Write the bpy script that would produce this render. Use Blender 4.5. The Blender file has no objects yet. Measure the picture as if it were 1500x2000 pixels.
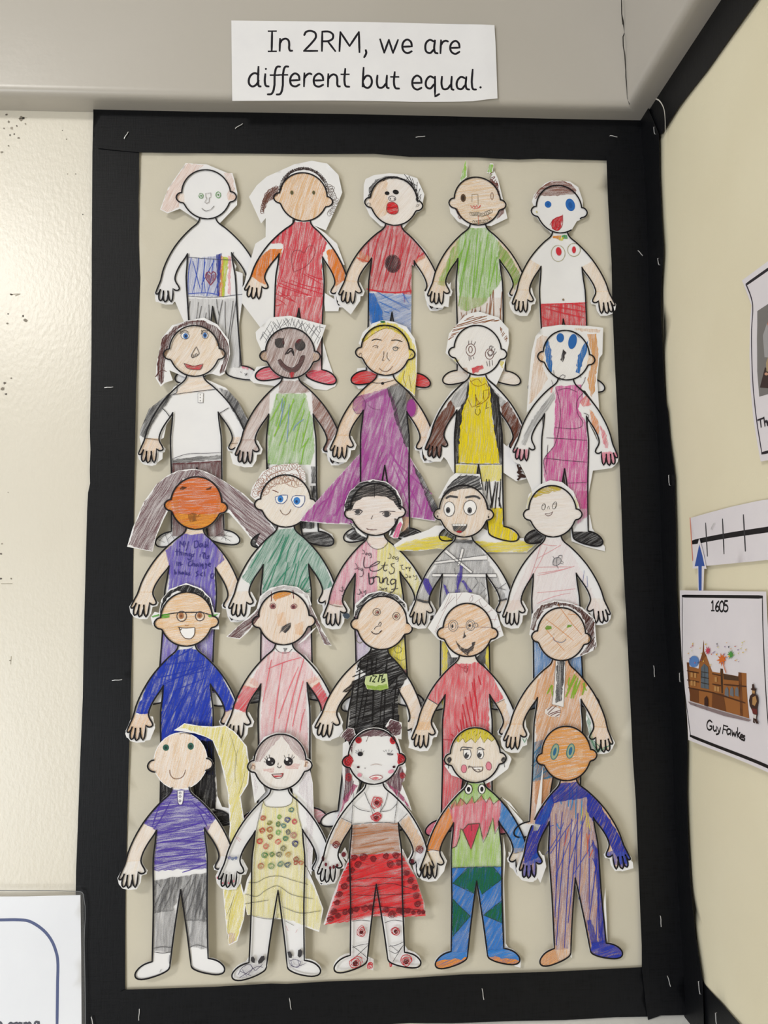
import bpy, math, random
import numpy as np
from mathutils import Vector, Matrix
from mathutils.geometry import delaunay_2d_cdt
random.seed(7); rng = np.random.default_rng(7)
sc = bpy.context.scene
COL = sc.collection

# ---------------------------------------------------------------- camera
W, H, FPX = 1500.0, 2000.0, 1502.0
VPV = np.array([533 - 750, 14630 + 1000, -FPX]); ZC = VPV / np.linalg.norm(VPV)      # world up seen from the camera
yd = -(( -82.0 * -217.0 + FPX * FPX) / 15630.0)
VPD = np.array([-82.0, yd, -FPX]); YC = VPD / np.linalg.norm(VPD)                     # direction into the back wall
XC_ = np.cross(YC, ZC)
ROT = np.stack([XC_, YC, ZC])                                                         # rows: world axes in camera space
CAM = np.array([0.0, -0.86, 1.5])
cam_data = bpy.data.cameras.new('camera'); cam = bpy.data.objects.new('camera', cam_data); COL.objects.link(cam)
cam_data.sensor_fit = 'VERTICAL'; cam_data.sensor_height = 36.0; cam_data.lens = FPX * 36.0 / H
cam_data.clip_start = 0.01; cam_data.clip_end = 50
cam.matrix_world = Matrix([list(ROT[i]) + [CAM[i]] for i in range(3)] + [[0, 0, 0, 1]])
sc.camera = cam

# ---------------------------------------------------------------- light
world = bpy.data.worlds.new('room_light'); sc.world = world; world.use_nodes = True
world.node_tree.nodes['Background'].inputs[0].default_value = (1.0, 0.985, 0.96, 1)
world.node_tree.nodes['Background'].inputs[1].default_value = 0.36

def area(name, loc, target, sx, sy, power, color):
    l = bpy.data.lights.new(name, 'AREA'); l.shape = 'RECTANGLE'; l.size = sx; l.size_y = sy; l.energy = power; l.color = color
    o = bpy.data.objects.new(name, l); COL.objects.link(o); o.location = loc
    o.rotation_euler = (Vector(target) - Vector(loc)).to_track_quat('-Z', 'Y').to_euler()
    return o
area('ceiling_light', (-1.75, -3.1, 3.2), (-0.1, 0, 1.3), 0.6, 0.6, 50, (1.0, 0.97, 0.92))
area('low_left_fill', (-1.75, -2.2, 0.75), (0.2, 0, 1.15), 1.2, 1.1, 27, (0.94, 0.97, 1.0))  # broad soft fill added low on the left, for bounce and supposed windows
vs = sc.view_settings
vs.view_transform = 'Standard'; vs.look = 'None'; vs.gamma = 1.0; vs.exposure = 0.2; vs.use_curve_mapping = False

# ---------------------------------------------------------------- planes of the room
MM = 0.001
def ray(px, py):
    d = np.array([px - 750.0, -(py - 1000.0), -FPX]); return ROT @ d
class Plane:
    """back: a = x, b = z, lifts towards -y.   right: a = -y, b = z, lifts towards -x."""
    def __init__(s, kind, off=0.0, nominal=0.0): s.kind, s.off, s.nom = kind, off, nominal
    def px(s, x, y, h=None):
        h = s.nom if h is None else h
        d = ray(x, y)
        if s.kind == 'back': t = (-(s.off + h) - CAM[1]) / d[1]; p = CAM + t * d; return (p[0], p[2])
        t = (XR - s.off - h - CAM[0]) / d[0]; p = CAM + t * d; return (-p[1], p[2])
    def world(s, ab, h):
        ab = np.asarray(ab, float); h = np.broadcast_to(h, len(ab))
        if s.kind == 'back': return np.stack([ab[:, 0], -(s.off + h), ab[:, 1]], 1)
        return np.stack([XR - s.off - h, -ab[:, 0], ab[:, 1]], 1)
BACK = Plane('back'); XR = 0.0
XR = BACK.px(1303.5, 1160)[0]
RIGHT = Plane('right')

# ---------------------------------------------------------------- materials
def lin(hexs):
    c = [int(hexs[i:i + 2], 16) / 255 for i in (0, 2, 4)]
    return tuple(x / 12.92 if x <= 0.04045 else ((x + 0.055) / 1.055) ** 2.4 for x in c)
def newmat(name, hexs='808080', rough=0.6, spec=0.3):
    m = bpy.data.materials.new(name); m.use_nodes = True; n = m.node_tree.nodes; p = n['Principled BSDF']
    p.inputs['Base Color'].default_value = (*lin(hexs), 1); p.inputs['Roughness'].default_value = rough
    p.inputs['Specular IOR Level'].default_value = spec
    return m, n, m.node_tree.links, p
def noise(n, l, vec, scale, detail=3, rough=0.5):
    t = n.new('ShaderNodeTexNoise'); t.inputs['Scale'].default_value = scale; t.inputs['Detail'].default_value = detail; t.inputs['Roughness'].default_value = rough
    l.new(vec, t.inputs['Vector']); return t.outputs['Fac']
def mapping(n, l, vec, scale):
    t = n.new('ShaderNodeMapping'); t.inputs['Scale'].default_value = scale; l.new(vec, t.inputs['Vector']); return t.outputs['Vector']
def ramp(n, l, fac, a, b, c0=(0, 0, 0, 1), c1=(1, 1, 1, 1)):
    t = n.new('ShaderNodeValToRGB'); t.color_ramp.elements[0].position = a; t.color_ramp.elements[1].position = b
    t.color_ramp.elements[0].color = c0; t.color_ramp.elements[1].color = c1; l.new(fac, t.inputs[0]); return t.outputs[0]
def math_(n, l, op, a, b, clamp=False):
    t = n.new('ShaderNodeMath'); t.operation = op; t.use_clamp = clamp
    for i, v in enumerate((a, b)):
        if isinstance(v, (int, float)): t.inputs[i].default_value = v
        else: l.new(v, t.inputs[i])
    return t.outputs[0]
def bump(n, l, p, height, strength, dist):
    b = n.new('ShaderNodeBump'); b.inputs['Strength'].default_value = strength; b.inputs['Distance'].default_value = dist
    l.new(height, b.inputs['Height']); l.new(b.outputs[0], p.inputs['Normal'])
def textured(name, hexs, hex2, scale, rough, spec, bscale, bstr, bdist, stretch=(1, 1, 1)):
    m, n, l, p = newmat(name, hexs, rough, spec); g = n.new('ShaderNodeNewGeometry').outputs['Position']
    v = mapping(n, l, g, stretch)
    l.new(ramp(n, l, noise(n, l, v, scale, 4), 0.3, 0.7, (*lin(hexs), 1), (*lin(hex2), 1)), p.inputs['Base Color'])
    bump(n, l, p, noise(n, l, v, bscale, 3), bstr, bdist)
    return m
M_WALL = textured('gloss_cream_paint', 'e2ddd0', 'ddd7c9', 6, 0.28, 0.4, 230, 0.22, 0.0011, (1, 1, 0.62))
M_WALLR = textured('cream_wall', 'ece5ce', 'e7dfc7', 5, 0.6, 0.3, 200, 0.15, 0.001)
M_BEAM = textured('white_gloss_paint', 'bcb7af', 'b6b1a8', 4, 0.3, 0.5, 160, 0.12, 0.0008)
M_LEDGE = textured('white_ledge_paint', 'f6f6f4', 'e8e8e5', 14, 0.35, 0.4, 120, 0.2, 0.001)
M_BACKING = textured('beige_backing_paper', 'd3cdbd', 'cec8b7', 9, 0.75, 0.15, 420, 0.25, 0.0004)
M_BACKR = textured('cream_backing_paper', 'ede6ca', 'e8e0c3', 7, 0.75, 0.15, 420, 0.25, 0.0004)
M_PAPER = textured('white_paper', 'eeeef0', 'e9e9ec', 30, 0.6, 0.2, 90, 0.15, 0.0006)
M_CARD = textured('white_card', 'eae6ea', 'e4e0e5', 20, 0.45, 0.3, 70, 0.12, 0.0006)
M_METAL, *_ = newmat('staple_steel', 'cfcfcf', 0.3, 0.5); M_METAL.node_tree.nodes['Principled BSDF'].inputs['Metallic'].default_value = 0.25
def black_card():
    m, n, l, p = newmat('black_border_card', '0a0b0d', 0.45, 0.15); g = n.new('ShaderNodeNewGeometry').outputs['Position']
    a = noise(n, l, mapping(n, l, g, (60, 60, 900)), 1, 2); b = noise(n, l, mapping(n, l, g, (900, 900, 60)), 1, 2)
    w = math_(n, l, 'ADD', a, b)
    l.new(ramp(n, l, w, 0.6, 1.4, (*lin('090a0c'), 1), (*lin('131417'), 1)), p.inputs['Base Color'])
    bump(n, l, p, w, 0.25, 0.0004); return m
M_BLACK = black_card()
def attr_mat(name, crayon):
    """colour from the mesh's own 'col' attribute; crayon: wax streaks that run along the stroke direction stored in 'st'"""
    m, n, l, p = newmat(name, 'ffffff', 0.55 if crayon else 0.5, 0.25)
    a = n.new('ShaderNodeAttribute'); a.attribute_name = 'col'
    if not crayon:
        l.new(a.outputs['Color'], p.inputs['Base Color']); return m
    s = n.new('ShaderNodeAttribute'); s.attribute_name = 'st'; v = s.outputs['Vector']
    wob = noise(n, l, mapping(n, l, v, (0.022, 0.022, 1)), 1, 2)
    vv = n.new('ShaderNodeVectorMath'); vv.operation = 'ADD'
    cx = n.new('ShaderNodeCombineXYZ'); l.new(math_(n, l, 'MULTIPLY', wob, 7.0), cx.inputs[1]); l.new(v, vv.inputs[0]); l.new(cx.outputs[0], vv.inputs[1])
    st = vv.outputs[0]
    n1 = noise(n, l, mapping(n, l, st, (0.05, 1.15, 1)), 1, 2, 0.55)
    n2 = noise(n, l, mapping(n, l, st, (1.6, 1.9, 1)), 1, 2, 0.6)
    n3 = noise(n, l, mapping(n, l, st, (0.035, 0.3, 1)), 1, 2, 0.5)
    q = math_(n, l, 'ADD', math_(n, l, 'MULTIPLY', n1, 0.62), math_(n, l, 'MULTIPLY', n2, 0.38))
    pat = ramp(n, l, q, 0.38, 0.62)
    al = math_(n, l, 'MULTIPLY', a.outputs['Alpha'], math_(n, l, 'ADD', math_(n, l, 'MULTIPLY', pat, 1.05), 0.22))
    al = math_(n, l, 'MULTIPLY', al, math_(n, l, 'ADD', math_(n, l, 'MULTIPLY', n3, 1.1), 0.45), True)
    hs = n.new('ShaderNodeHueSaturation'); l.new(a.outputs['Color'], hs.inputs['Color'])
    l.new(math_(n, l, 'ADD', math_(n, l, 'MULTIPLY', n3, -0.5), 1.36), hs.inputs['Value'])
    l.new(hs.outputs[0], p.inputs['Base Color']); l.new(al, p.inputs['Alpha'])
    return m
M_INK = attr_mat('ink', False); M_CRAYON = attr_mat('crayon', True)

# ---------------------------------------------------------------- mesh helpers
def inside(poly, pts):
    poly = np.asarray(poly); x, y = pts[:, 0], pts[:, 1]; r = np.zeros(len(pts), bool)
    x0, y0 = poly[:, 0], poly[:, 1]; x1, y1 = np.roll(x0, -1), np.roll(y0, -1)
    for a, b, c, d in zip(x0, y0, x1, y1):
        if b == d: continue
        r ^= ((b > y) != (d > y)) & (x < (c - a) * (y - b) / (d - b) + a)
    return r
def in_any(polys, pts):
    r = np.zeros(len(pts), bool)
    for q in polys: r |= inside(q, pts)
    return r
def resample(p, step, closed=True):
    p = [np.asarray(q, float) for q in p]; out = []
    n = len(p)
    for i in range(n if closed else n - 1):
        a, b = p[i], p[(i + 1) % n]; k = max(1, int(np.linalg.norm(b - a) / step))
        out += [a + (b - a) * j / k for j in range(k)]
    if not closed: out.append(p[-1])
    return out
def smooth(p, closed=False, k=4, sharp=75):
    """Catmull-Rom through the points; turns sharper than `sharp` degrees stay corners"""
    p = [np.asarray(q, float) for q in p]; n = len(p)
    if n < 3: return p
    out = []
    def tan(i):
        if not closed and (i == 0 or i == n - 1): return None
        a, b = p[i] - p[i - 1], p[(i + 1) % n] - p[i]
        la, lb = np.linalg.norm(a) + 1e-12, np.linalg.norm(b) + 1e-12
        if np.dot(a, b) / (la * lb) < math.cos(math.radians(sharp)): return None
        return a / la + b / lb
    for i in range(n if closed else n - 1):
        a, b = p[i], p[(i + 1) % n]; L = np.linalg.norm(b - a)
        ta, tb = tan(i), tan((i + 1) % n)
        ta = (b - a) if ta is None else ta * L / 2 * 1.0
        tb = (b - a) if tb is None else tb * L / 2 * 1.0
        for j in range(k):
            t = j / k; t2, t3 = t * t, t * t * t
            out.append((2 * t3 - 3 * t2 + 1) * a + (t3 - 2 * t2 + t) * ta + (-2 * t3 + 3 * t2) * b + (t3 - t2) * tb)
    if not closed: out.append(p[-1])
    return out
def region(inc, clips=(), cuts=(), step=0.0052):
    loops = [resample(q, step) for q in inc]
    extra = [resample(q, step) for c in clips for q in c] + [resample(q, step) for q in cuts]
    allp = np.array([v for q in loops for v in q]); lo, hi = allp.min(0), allp.max(0)
    def near(q):
        q = np.asarray(q); return (q.max(0) >= lo).all() and (q.min(0) <= hi).all()
    loops += [q for q in extra if near(q)]
    verts, edges = [], []
    for q in loops:
        s = len(verts); verts += [(float(a), float(b)) for a, b in q]; m = len(q); edges += [(s + i, s + (i + 1) % m) for i in range(m)]
    if (hi - lo).max() > step * 1.5:
        gx, gy = np.meshgrid(np.arange(lo[0] + step / 2, hi[0], step), np.arange(lo[1] + step / 2, hi[1], step)); gx[::2] += step * 0.45
        g = np.stack([gx.ravel(), gy.ravel()], 1); ok = in_any(inc, g)
        for c in clips: ok &= in_any(c, g)
        g = g[ok]; bv = np.array(verts)
        if len(g) and len(bv): g = g[((g[:, None, :] - bv[None]) ** 2).sum(2).min(1) > (0.42 * step) ** 2]     # no slivers along the edges
        verts += [(float(a), float(b)) for a, b in g]
    v, e, f, *_ = delaunay_2d_cdt([Vector(q) for q in verts], edges, [], 0, 1e-7)
    v = np.array([(q[0], q[1]) for q in v]); f = np.array([t for t in f if len(t) == 3], int).reshape(-1, 3)
    if len(f) == 0: return np.zeros((0, 2)), f
    c = v[f].mean(1); ok = in_any(inc, c)
    for q in clips: ok &= in_any(q, c)
    if len(cuts): ok &= ~in_any(cuts, c)
    f = f[ok]
    a = v[f]; ar = (a[:, 1, 0] - a[:, 0, 0]) * (a[:, 2, 1] - a[:, 0, 1]) - (a[:, 2, 0] - a[:, 0, 0]) * (a[:, 1, 1] - a[:, 0, 1])
    f[ar < 0] = f[ar < 0][:, ::-1]; f = f[np.abs(ar) > 1e-12]
    u, inv = np.unique(f, return_inverse=True)
    return v[u], inv.reshape(-1, 3)
def ribbon(pts, w):
    """a flat stroke of width w along pts, round-ish joints; returns verts and quads"""
    q = []
    for t in pts:
        t = np.asarray(t, float)
        if not q or np.linalg.norm(t - q[-1]) > w * 0.12: q.append(t)
    if len(q) < 2: q = [np.asarray(pts[0], float) - (w / 2, 0), np.asarray(pts[0], float) + (w / 2, 0)]
    q = np.array(q); d = np.diff(q, axis=0); d /= np.linalg.norm(d, axis=1)[:, None] + 1e-12
    t = np.vstack([d[:1], d[:-1] + d[1:], d[-1:]]); ln = np.linalg.norm(t, axis=1)[:, None]; t = np.where(ln > 0.3, t / (ln + 1e-12), np.vstack([d, d[-1:]]))
    nrm = np.stack([-t[:, 1], t[:, 0]], 1)
    q = q.copy(); q[0] -= d[0] * w * 0.3; q[-1] += d[-1] * w * 0.3
    k = np.full(len(q), w / 2); k[0] *= 0.75; k[-1] *= 0.75
    v = np.empty((2 * len(q), 2)); v[0::2] = q + nrm * k[:, None]; v[1::2] = q - nrm * k[:, None]
    f = [(2 * i, 2 * i + 1, 2 * i + 3, 2 * i + 2) for i in range(len(q) - 1)]
    return v, f
def link(name, verts, faces, mat, parent=None, base=None, smoothf=True):
    me = bpy.data.meshes.new(name); v = np.asarray(verts, float)
    if base is not None: v = v - np.asarray(base)
    me.from_pydata([tuple(x) for x in v], [], [tuple(int(i) for i in x) for x in faces]); me.update()
    if smoothf and len(me.polygons): me.polygons.foreach_set('use_smooth', [True] * len(me.polygons))
    me.materials.append(mat); o = bpy.data.objects.new(name, me); COL.objects.link(o)
    if parent is not None: o.parent = parent
    return o
def solid(v2, f, top, back):
    """close a sheet: front at `top`, back at `back` (N x 3 each), edges stitched"""
    n = len(top); e = {}
    for t in f:
        for i in range(3):
            a, b = int(t[i]), int(t[(i + 1) % 3]); e[(a, b)] = e.get((a, b), 0) + 1
    rim = [(a, b) for a, b in e if (b, a) not in e]
    faces = [tuple(t) for t in f] + [tuple(t[::-1] + n) for t in np.asarray(f)]
    m = 2 * n; ex = []
    for i, (a, b) in enumerate(rim):                     # the rim has vertices of its own, so the sheet stays crisply flat at its edge
        ex += [top[b], top[a], back[a], back[b]]; faces.append((m + 4 * i, m + 4 * i + 1, m + 4 * i + 2, m + 4 * i + 3))
    return np.vstack([top, back] + ([np.array(ex)] if ex else [])), faces
def paint(o, hexs, dens=1.0, st=None):
    me = o.data; n = len(me.vertices); dens = dens if dens >= 1 else dens ** 1.5
    c = np.tile(np.array([*lin(hexs), dens], np.float32), (n, 1))
    at = me.color_attributes.new('col', 'FLOAT_COLOR', 'POINT'); at.data.foreach_set('color', c.ravel())
    if st is not None:
        s = me.attributes.new('st', 'FLOAT_VECTOR', 'POINT'); s.data.foreach_set('vector', np.asarray(st, np.float32).ravel())
def stroke_coords(v2, ang):
    a = math.radians(ang); q = np.asarray(v2) * 1000; s = rng.uniform(0, 500, 3)
    return np.stack([q[:, 0] * math.cos(a) + q[:, 1] * math.sin(a) + s[0], -q[:, 0] * math.sin(a) + q[:, 1] * math.cos(a) + s[1], np.full(len(q), s[2])], 1)
def tag(o, label=None, cat=None, group=None, kind=None):
    if label: o['label'] = label
    if cat: o['category'] = cat
    if group: o['group'] = group
    if kind: o['kind'] = kind
    return o
def empty(name, loc):
    o = bpy.data.objects.new(name, None); COL.objects.link(o); o.location = tuple(loc); o.empty_display_size = 0.02; return o

CROPS = {'A': (270, 300), 'B': (640, 300), 'C': (960, 300), 'D': (250, 610), 'E': (580, 610), 'F': (820, 610), 'G': (240, 890), 'H': (580, 890), 'I': (820, 890),
         'J': (240, 1130), 'K': (580, 1130), 'L': (820, 1130), 'M': (230, 1390), 'N': (570, 1390), 'O': (830, 1390)}
CROPS = {k: (*v, 3.65854) for k, v in CROPS.items()}
CROPS.update({'T': (430, 20, 2.6316), 'Q': (1280, 1140, 5.0), 'a': (315, 1035, 11.5385), 'b': (630, 1050, 7.5), 'c': (680, 1290, 12.5), 'Z': (0, 0, 1.0),
              'q': (1440, 500, 4.883), 't': (1280, 940, 6.668), 'm': (0, 1700, 5.0)})
def parse(s, crop):
    """'x,y x,y / x,y ...' read on one of the photo's enlargements -> list of lists of photo pixels"""
    out = []
    for part in s.split('/'):
        part = part.strip(); c = crop
        if part[1:2] == ':': c, part = part[0], part[2:]
        ox, oy, k = CROPS[c]
        out.append([(ox + float(a) / k, oy + float(b) / k) for a, b in (p.split(',')[:2] for p in part.split())])
    return out
# ---------------------------------------------------------------- drawing on paper
class Art:
    """draws printed / crayoned parts on one sheet of paper: thin layers that follow the sheet's own lift"""
    def __init__(s, plane, lift, root, crop, base):
        s.pl, s.lift, s.root, s.crop, s.base, s.n = plane, lift, root, crop, base, 1
        s.clip = None; s.cut = []
    def pts(s, coords): return [[s.pl.px(*q) for q in p] for p in parse(coords, s.crop)] if isinstance(coords, str) else coords
    def put(s, name, v, f, mat, hexs, dens, st, parent=None):
        if len(f) == 0: return None
        lay = 0.00004 * s.n; s.n += 1
        o = link(name, s.pl.world(v, s.lift(v) + lay), f, mat, parent or s.root, s.base)
        paint(o, hexs, dens, st); return o
    def fill(s, name, polys, hexs, dens=1.0, ang=80, clips=(), ink=False, parent=None):
        c = list(clips) + ([s.clip] if s.clip else [])
        v, f = region(s.pts(polys), c, s.cut)
        return s.put(name, v, f, M_INK if ink else M_CRAYON, hexs, dens, stroke_coords(v, ang) if len(v) else None, parent)
    def ell(s, e, k=None):
        cx, cy, rx, ry = e[:4]; r = math.radians(e[4]) if len(e) > 4 else 0; k = k or max(10, min(28, int(10 + (rx + ry) / 5)))
        ox, oy, sc_ = CROPS[s.crop]; out = []
        for i in range(k):
            t = 2 * math.pi * i / k; x, y = rx * math.cos(t), ry * math.sin(t)
            out.append(s.pl.px(ox + (cx + x * math.cos(r) - y * math.sin(r)) / sc_, oy + (cy + x * math.sin(r) + y * math.cos(r)) / sc_))
        return out
    def lines(s, name, strokes, hexs, w, sm=True, crayon=False, closed=False, dens=1.25, ang=None, parent=None, maxstep=0.006, k=4):
        V, F, n = [], [], 0
        for p in s.pts(strokes):
            if sm and len(p) > 2: p = smooth(p, closed, k)
            if closed: p = list(p) + [p[0], p[1]]
            if len(p) > 1: p = resample(p, maxstep, False)
            v, f = ribbon(p, w); V.append(v); F += [tuple(i + n for i in q) for q in f]; n += len(v)
        V = np.vstack(V)
        if s.clip:
            c = np.array([V[list(q)].mean(0) for q in F]); ok = in_any(s.clip, c)
            if s.cut: ok &= ~in_any(s.cut, c)
            F = [q for q, g in zip(F, ok) if g]
            if not F: return None
        return s.put(name, V, F, M_CRAYON if crayon else M_INK, hexs, dens, stroke_coords(V, 30), parent)
    def scribble(s, name, polys, hexs, w, ang, spacing, dens=1.2, clips=()):
        a = math.radians(ang); R = np.array([[math.cos(a), math.sin(a)], [-math.sin(a), math.cos(a)]]); out = []
        for poly in s.pts(polys):
            q = np.asarray(poly) @ R.T; y = q[:, 1].min() + spacing * rng.uniform(0.2, 0.8)
            while y < q[:, 1].max():
                xs = []
                for i in range(len(q)):
                    b, d = q[i], q[(i + 1) % len(q)]
                    if (b[1] > y) != (d[1] > y): xs.append(b[0] + (d[0] - b[0]) * (y - b[1]) / (d[1] - b[1]))
                xs.sort()
                for x0, x1 in zip(xs[::2], xs[1::2]):
                    L = x1 - x0
                    if L < spacing * 0.5: continue
                    j = rng.normal(0, 1, 5); x0 += L * 0.08 * abs(j[0]) - 0.0004; x1 -= L * 0.08 * abs(j[1]) - 0.0004
                    t = np.linspace(0, 1, 5); yy = y + spacing * 0.5 * (j[2] * t + j[3] * (1 - t)) + spacing * 0.5 * j[4] * t * (1 - t)
                    out.append(list((np.stack([x0 + (x1 - x0) * t, yy], 1)) @ R))
                y += spacing * rng.uniform(0.55, 1.45)
        if not out: return None
        old = s.clip
        if clips: s.clip = None
        V, F, n = [], [], 0
        for p in out:
            v, f = ribbon(p, w); V.append(v); F += [tuple(i + n for i in g) for g in f]; n += len(v)
        V = np.vstack(V); c = np.array([V[list(g)].mean(0) for g in F]); ok = np.ones(len(F), bool)
        for cl in list(clips) + ([old] if old else []): ok &= in_any(cl, c)
        if s.cut: ok &= ~in_any(s.cut, c)
        F = [g for g, k in zip(F, ok) if k]; s.clip = old
        return s.put(name, V, F, M_CRAYON, hexs, dens, stroke_coords(V, ang)) if F else None
    def curls(s, name, path, hexs, w, r, pitch):
        out = []
        for p in s.pts(path):
            q = resample(smooth(p), pitch / 7, False); c = []
            for i, b in enumerate(q):
                t = 2 * math.pi * i / 7; rr = r * (0.75 + 0.5 * rng.random())
                c.append(np.asarray(b) + (rr * math.cos(t), rr * math.sin(t)))
            out.append(smooth(c, False, 3, 170))
        return s.lines(name, out, hexs, w, False, True, dens=1.3, maxstep=0.02)
    def rosette(s, name, e, hexs, w, turns=3, inner=0.0):
        cx, cy, rx = e[:3]; ry = e[3] if len(e) > 3 else rx; ox, oy, k = CROPS[s.crop]; q = []
        n = turns * 9
        for i in range(n + 1):
            t = 2 * math.pi * i / 9; rr = (inner + (1 - inner) * (i / n) ** 0.7) * (0.82 + 0.36 * rng.random())
            q.append(s.pl.px(ox + (cx + rx * rr * math.cos(t)) / k, oy + (cy + ry * rr * math.sin(t)) / k))
        return s.lines(name, [q], hexs, w, True, True, dens=1.35, k=2)
def sheet(name, plane, polys, lift, thick, mat, parent=None, base=None, cuts=(), step=0.012, smoothf=True):
    v, f = region(polys, (), cuts, step); h = lift(v)
    V, F = solid(v, f, plane.world(v, h), plane.world(v, h - thick))
    o = link(name, V, F, mat, parent, base, smoothf); return o
def ripple(amp, fx, fz, ph, base):
    return lambda v: base + amp * (0.5 + 0.5 * np.sin(v[:, 0] * fx + ph) * np.sin(v[:, 1] * fz + ph * 1.7))
def zbase(plane, polys, h=0.0):
    a = np.array([q for p in polys for q in p]); b = plane.world([(a[:, 0].mean(), a[:, 1].min())], h)[0]; return b
def thing_sheet(name, label, cat, plane, coords, lift, thick, mat, crop='Z', part='sheet', cuts=(), group=None, sm=False, step=0.012):
    """an Empty at the foot of the sheet with the sheet of paper as its first part; returns the Art that prints on it"""
    polys = [[plane.px(*q) for q in p] for p in parse(coords, crop)]
    if sm: polys = [smooth(p, True, 3, 40) for p in polys]
    b = zbase(plane, polys); r = tag(empty(name, b), label, cat, group)
    sheet(part, plane, polys, lift, thick, mat, r, b, cuts, step, name != 'title_sheet')
    return Art(plane, lift, r, crop, b)
def mesh_thing(name, label, cat, plane, coords, lift, thick, mat, crop='Z', group=None, sm=False, cuts=(), step=0.012):
    polys = [[plane.px(*q) for q in p] for p in parse(coords, crop)]
    if sm: polys = [smooth(p, True, 3, 40) for p in polys]
    b = zbase(plane, polys); o = sheet(name, plane, polys, lift, thick, mat, None, b, cuts, step); o.location = tuple(b)
    return tag(o, label, cat, group)

# ---------------------------------------------------------------- setting
def box(name, lo, hi, mat):
    x0, y0, z0 = lo; x1, y1, z1 = hi
    v = [(x0, y0, z0), (x1, y0, z0), (x1, y1, z0), (x0, y1, z0), (x0, y0, z1), (x1, y0, z1), (x1, y1, z1), (x0, y1, z1)]
    return tag(link(name, v, [(0, 3, 2, 1), (4, 5, 6, 7), (0, 1, 5, 4), (1, 2, 6, 5), (2, 3, 7, 6), (3, 0, 4, 7)], mat, smoothf=False), kind='structure')
ZC0, ZF0 = 3.3, 0.0
wall_back = box('wall_back', (-2.4, 0, ZF0), (XR, 0.1, ZC0), M_WALL)
wall_right = box('wall_right', (XR, -3.8, ZF0), (XR + 0.1, 0.1, ZC0), M_WALLR)
M_FLOOR = textured('grey_vinyl_floor', '8a867e', '7f7b74', 12, 0.5, 0.3, 80, 0.1, 0.001)
M_CEIL = textured('white_ceiling', 'd8d6d0', 'd2d0ca', 8, 0.8, 0.2, 60, 0.2, 0.001)
box('floor', (-2.4, -3.8, -0.1), (XR, 0, 0.0), M_FLOOR)
box('ceiling', (-2.4, -3.8, ZC0), (XR, 0, ZC0 + 0.1), M_CEIL)

def profile(pts, r, seg=5):
    """closed profile (depth from wall, z) with the listed corners rounded"""
    out = []
    for i, (p, rr) in enumerate(zip(pts, r)):
        p = np.array(p); a = np.array(pts[i - 1]) - p; b = np.array(pts[(i + 1) % len(pts)]) - p
        if rr == 0: out.append(tuple(p)); continue
        a /= np.linalg.norm(a); b /= np.linalg.norm(b)
        for j in range(seg + 1):
            t = j / seg; q = p + a * rr * (1 - t) ** 2 + b * rr * t ** 2; out.append(tuple(q))
    return out
def trim(name, prof, mat, side):
    n = len(prof); e = np.array(prof)
    if side == 'back': A = [(-2.4, -d, z) for d, z in e]; B = [(XR - d, -d, z) for d, z in e]
    else: A = [(XR - d, -d, z) for d, z in e]; B = [(XR - d, -3.8, z) for d, z in e]
    f = [(i, (i + 1) % n, (i + 1) % n + n, i + n) for i in range(n)] + [tuple(range(n))[::-1], tuple(range(n, 2 * n))]
    o = link(name, A + B, f, mat, smoothf=False)
    bm_fix(o); return tag(o, kind='structure')
def bm_fix(o):
    import bmesh
    b = bmesh.new(); b.from_mesh(o.data); bmesh.ops.recalc_face_normals(b, faces=b.faces[:]); b.to_mesh(o.data); b.free()
    for p in o.data.polygons: p.use_smooth = len(p.vertices) == 4
    o.data.set_sharp_from_angle(angle=math.radians(30)) if hasattr(o.data, 'set_sharp_from_angle') else None
ZB = BACK.px(120, 218)[1]                       # underside of the boxed beam
EB = 0.033
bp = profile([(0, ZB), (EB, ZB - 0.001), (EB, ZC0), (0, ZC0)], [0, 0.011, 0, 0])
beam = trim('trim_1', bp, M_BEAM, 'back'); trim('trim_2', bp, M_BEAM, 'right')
ZL = BACK.px(1262, 1979)[1]
lp = profile([(0, ZL), (0, ZL - 0.09), (0.024, ZL - 0.09), (0.024, ZL - 0.011)], [0, 0, 0.004, 0.007])
trim('trim_3', lp, M_LEDGE, 'back'); trim('trim_4', lp, M_LEDGE, 'right')
# crack in the beam's inner corner, chips in the left wall's paint: parts of what they mark
def mark(name, plane, h, coords, hexs, w, parent, crop='Z', sm=False):
    a = Art(plane, lambda v: np.full(len(v), h), parent, crop, (0, 0, 0)); return a.lines(name, coords, hexs, w, sm)
BEAMP = Plane('back', EB, 0.0)
ck = [(1213.5, 0), (1214, 28), (1217, 42), (1218, 52), (1220, 64), (1216.5, 72), (1217, 90), (1220, 108), (1221, 124), (1222, 138), (1222, 150), (1224, 172), (1225.5, 192), (1229, 204), (1233, 212), (1228, 222), (1224, 231)]
mark('crack', BEAMP, 0.0004, [[BEAMP.px(*q) for q in ck[:14]]], '2a2724', 0.0011, beam)
mark('crack', BEAMP, 0.0004, [[BEAMP.px(*q) for q in [(1219, 50), (1221, 58), (1221.5, 66)]], [BEAMP.px(*q) for q in [(1214, 30), (1215, 38), (1216, 48)]]], '2a2724', 0.0009, beam)
chips = '23,251,5 28,262,3 33,246,3 17,238,4 8,251,3 36,270,4 50,242,3 42,232,8 46,231,4 17,285,3 4,297,4 20,264,3 13,224,4 130,272,2 122,255,2 132,340,2 148,340,2 22,575,4 50,626,6 45,617,4 14,632,4 9,748,5 6,760,6 12,770,4 22,739,3 16,613,3 4,1062,3 2,1082,4 2,1130,4 22,1130,3 16,962,2 162,419,2 20,1290,3'
a = Art(BACK, lambda v: np.full(len(v), 0.00025), wall_back, 'Z', (0, 0, 0))
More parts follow.
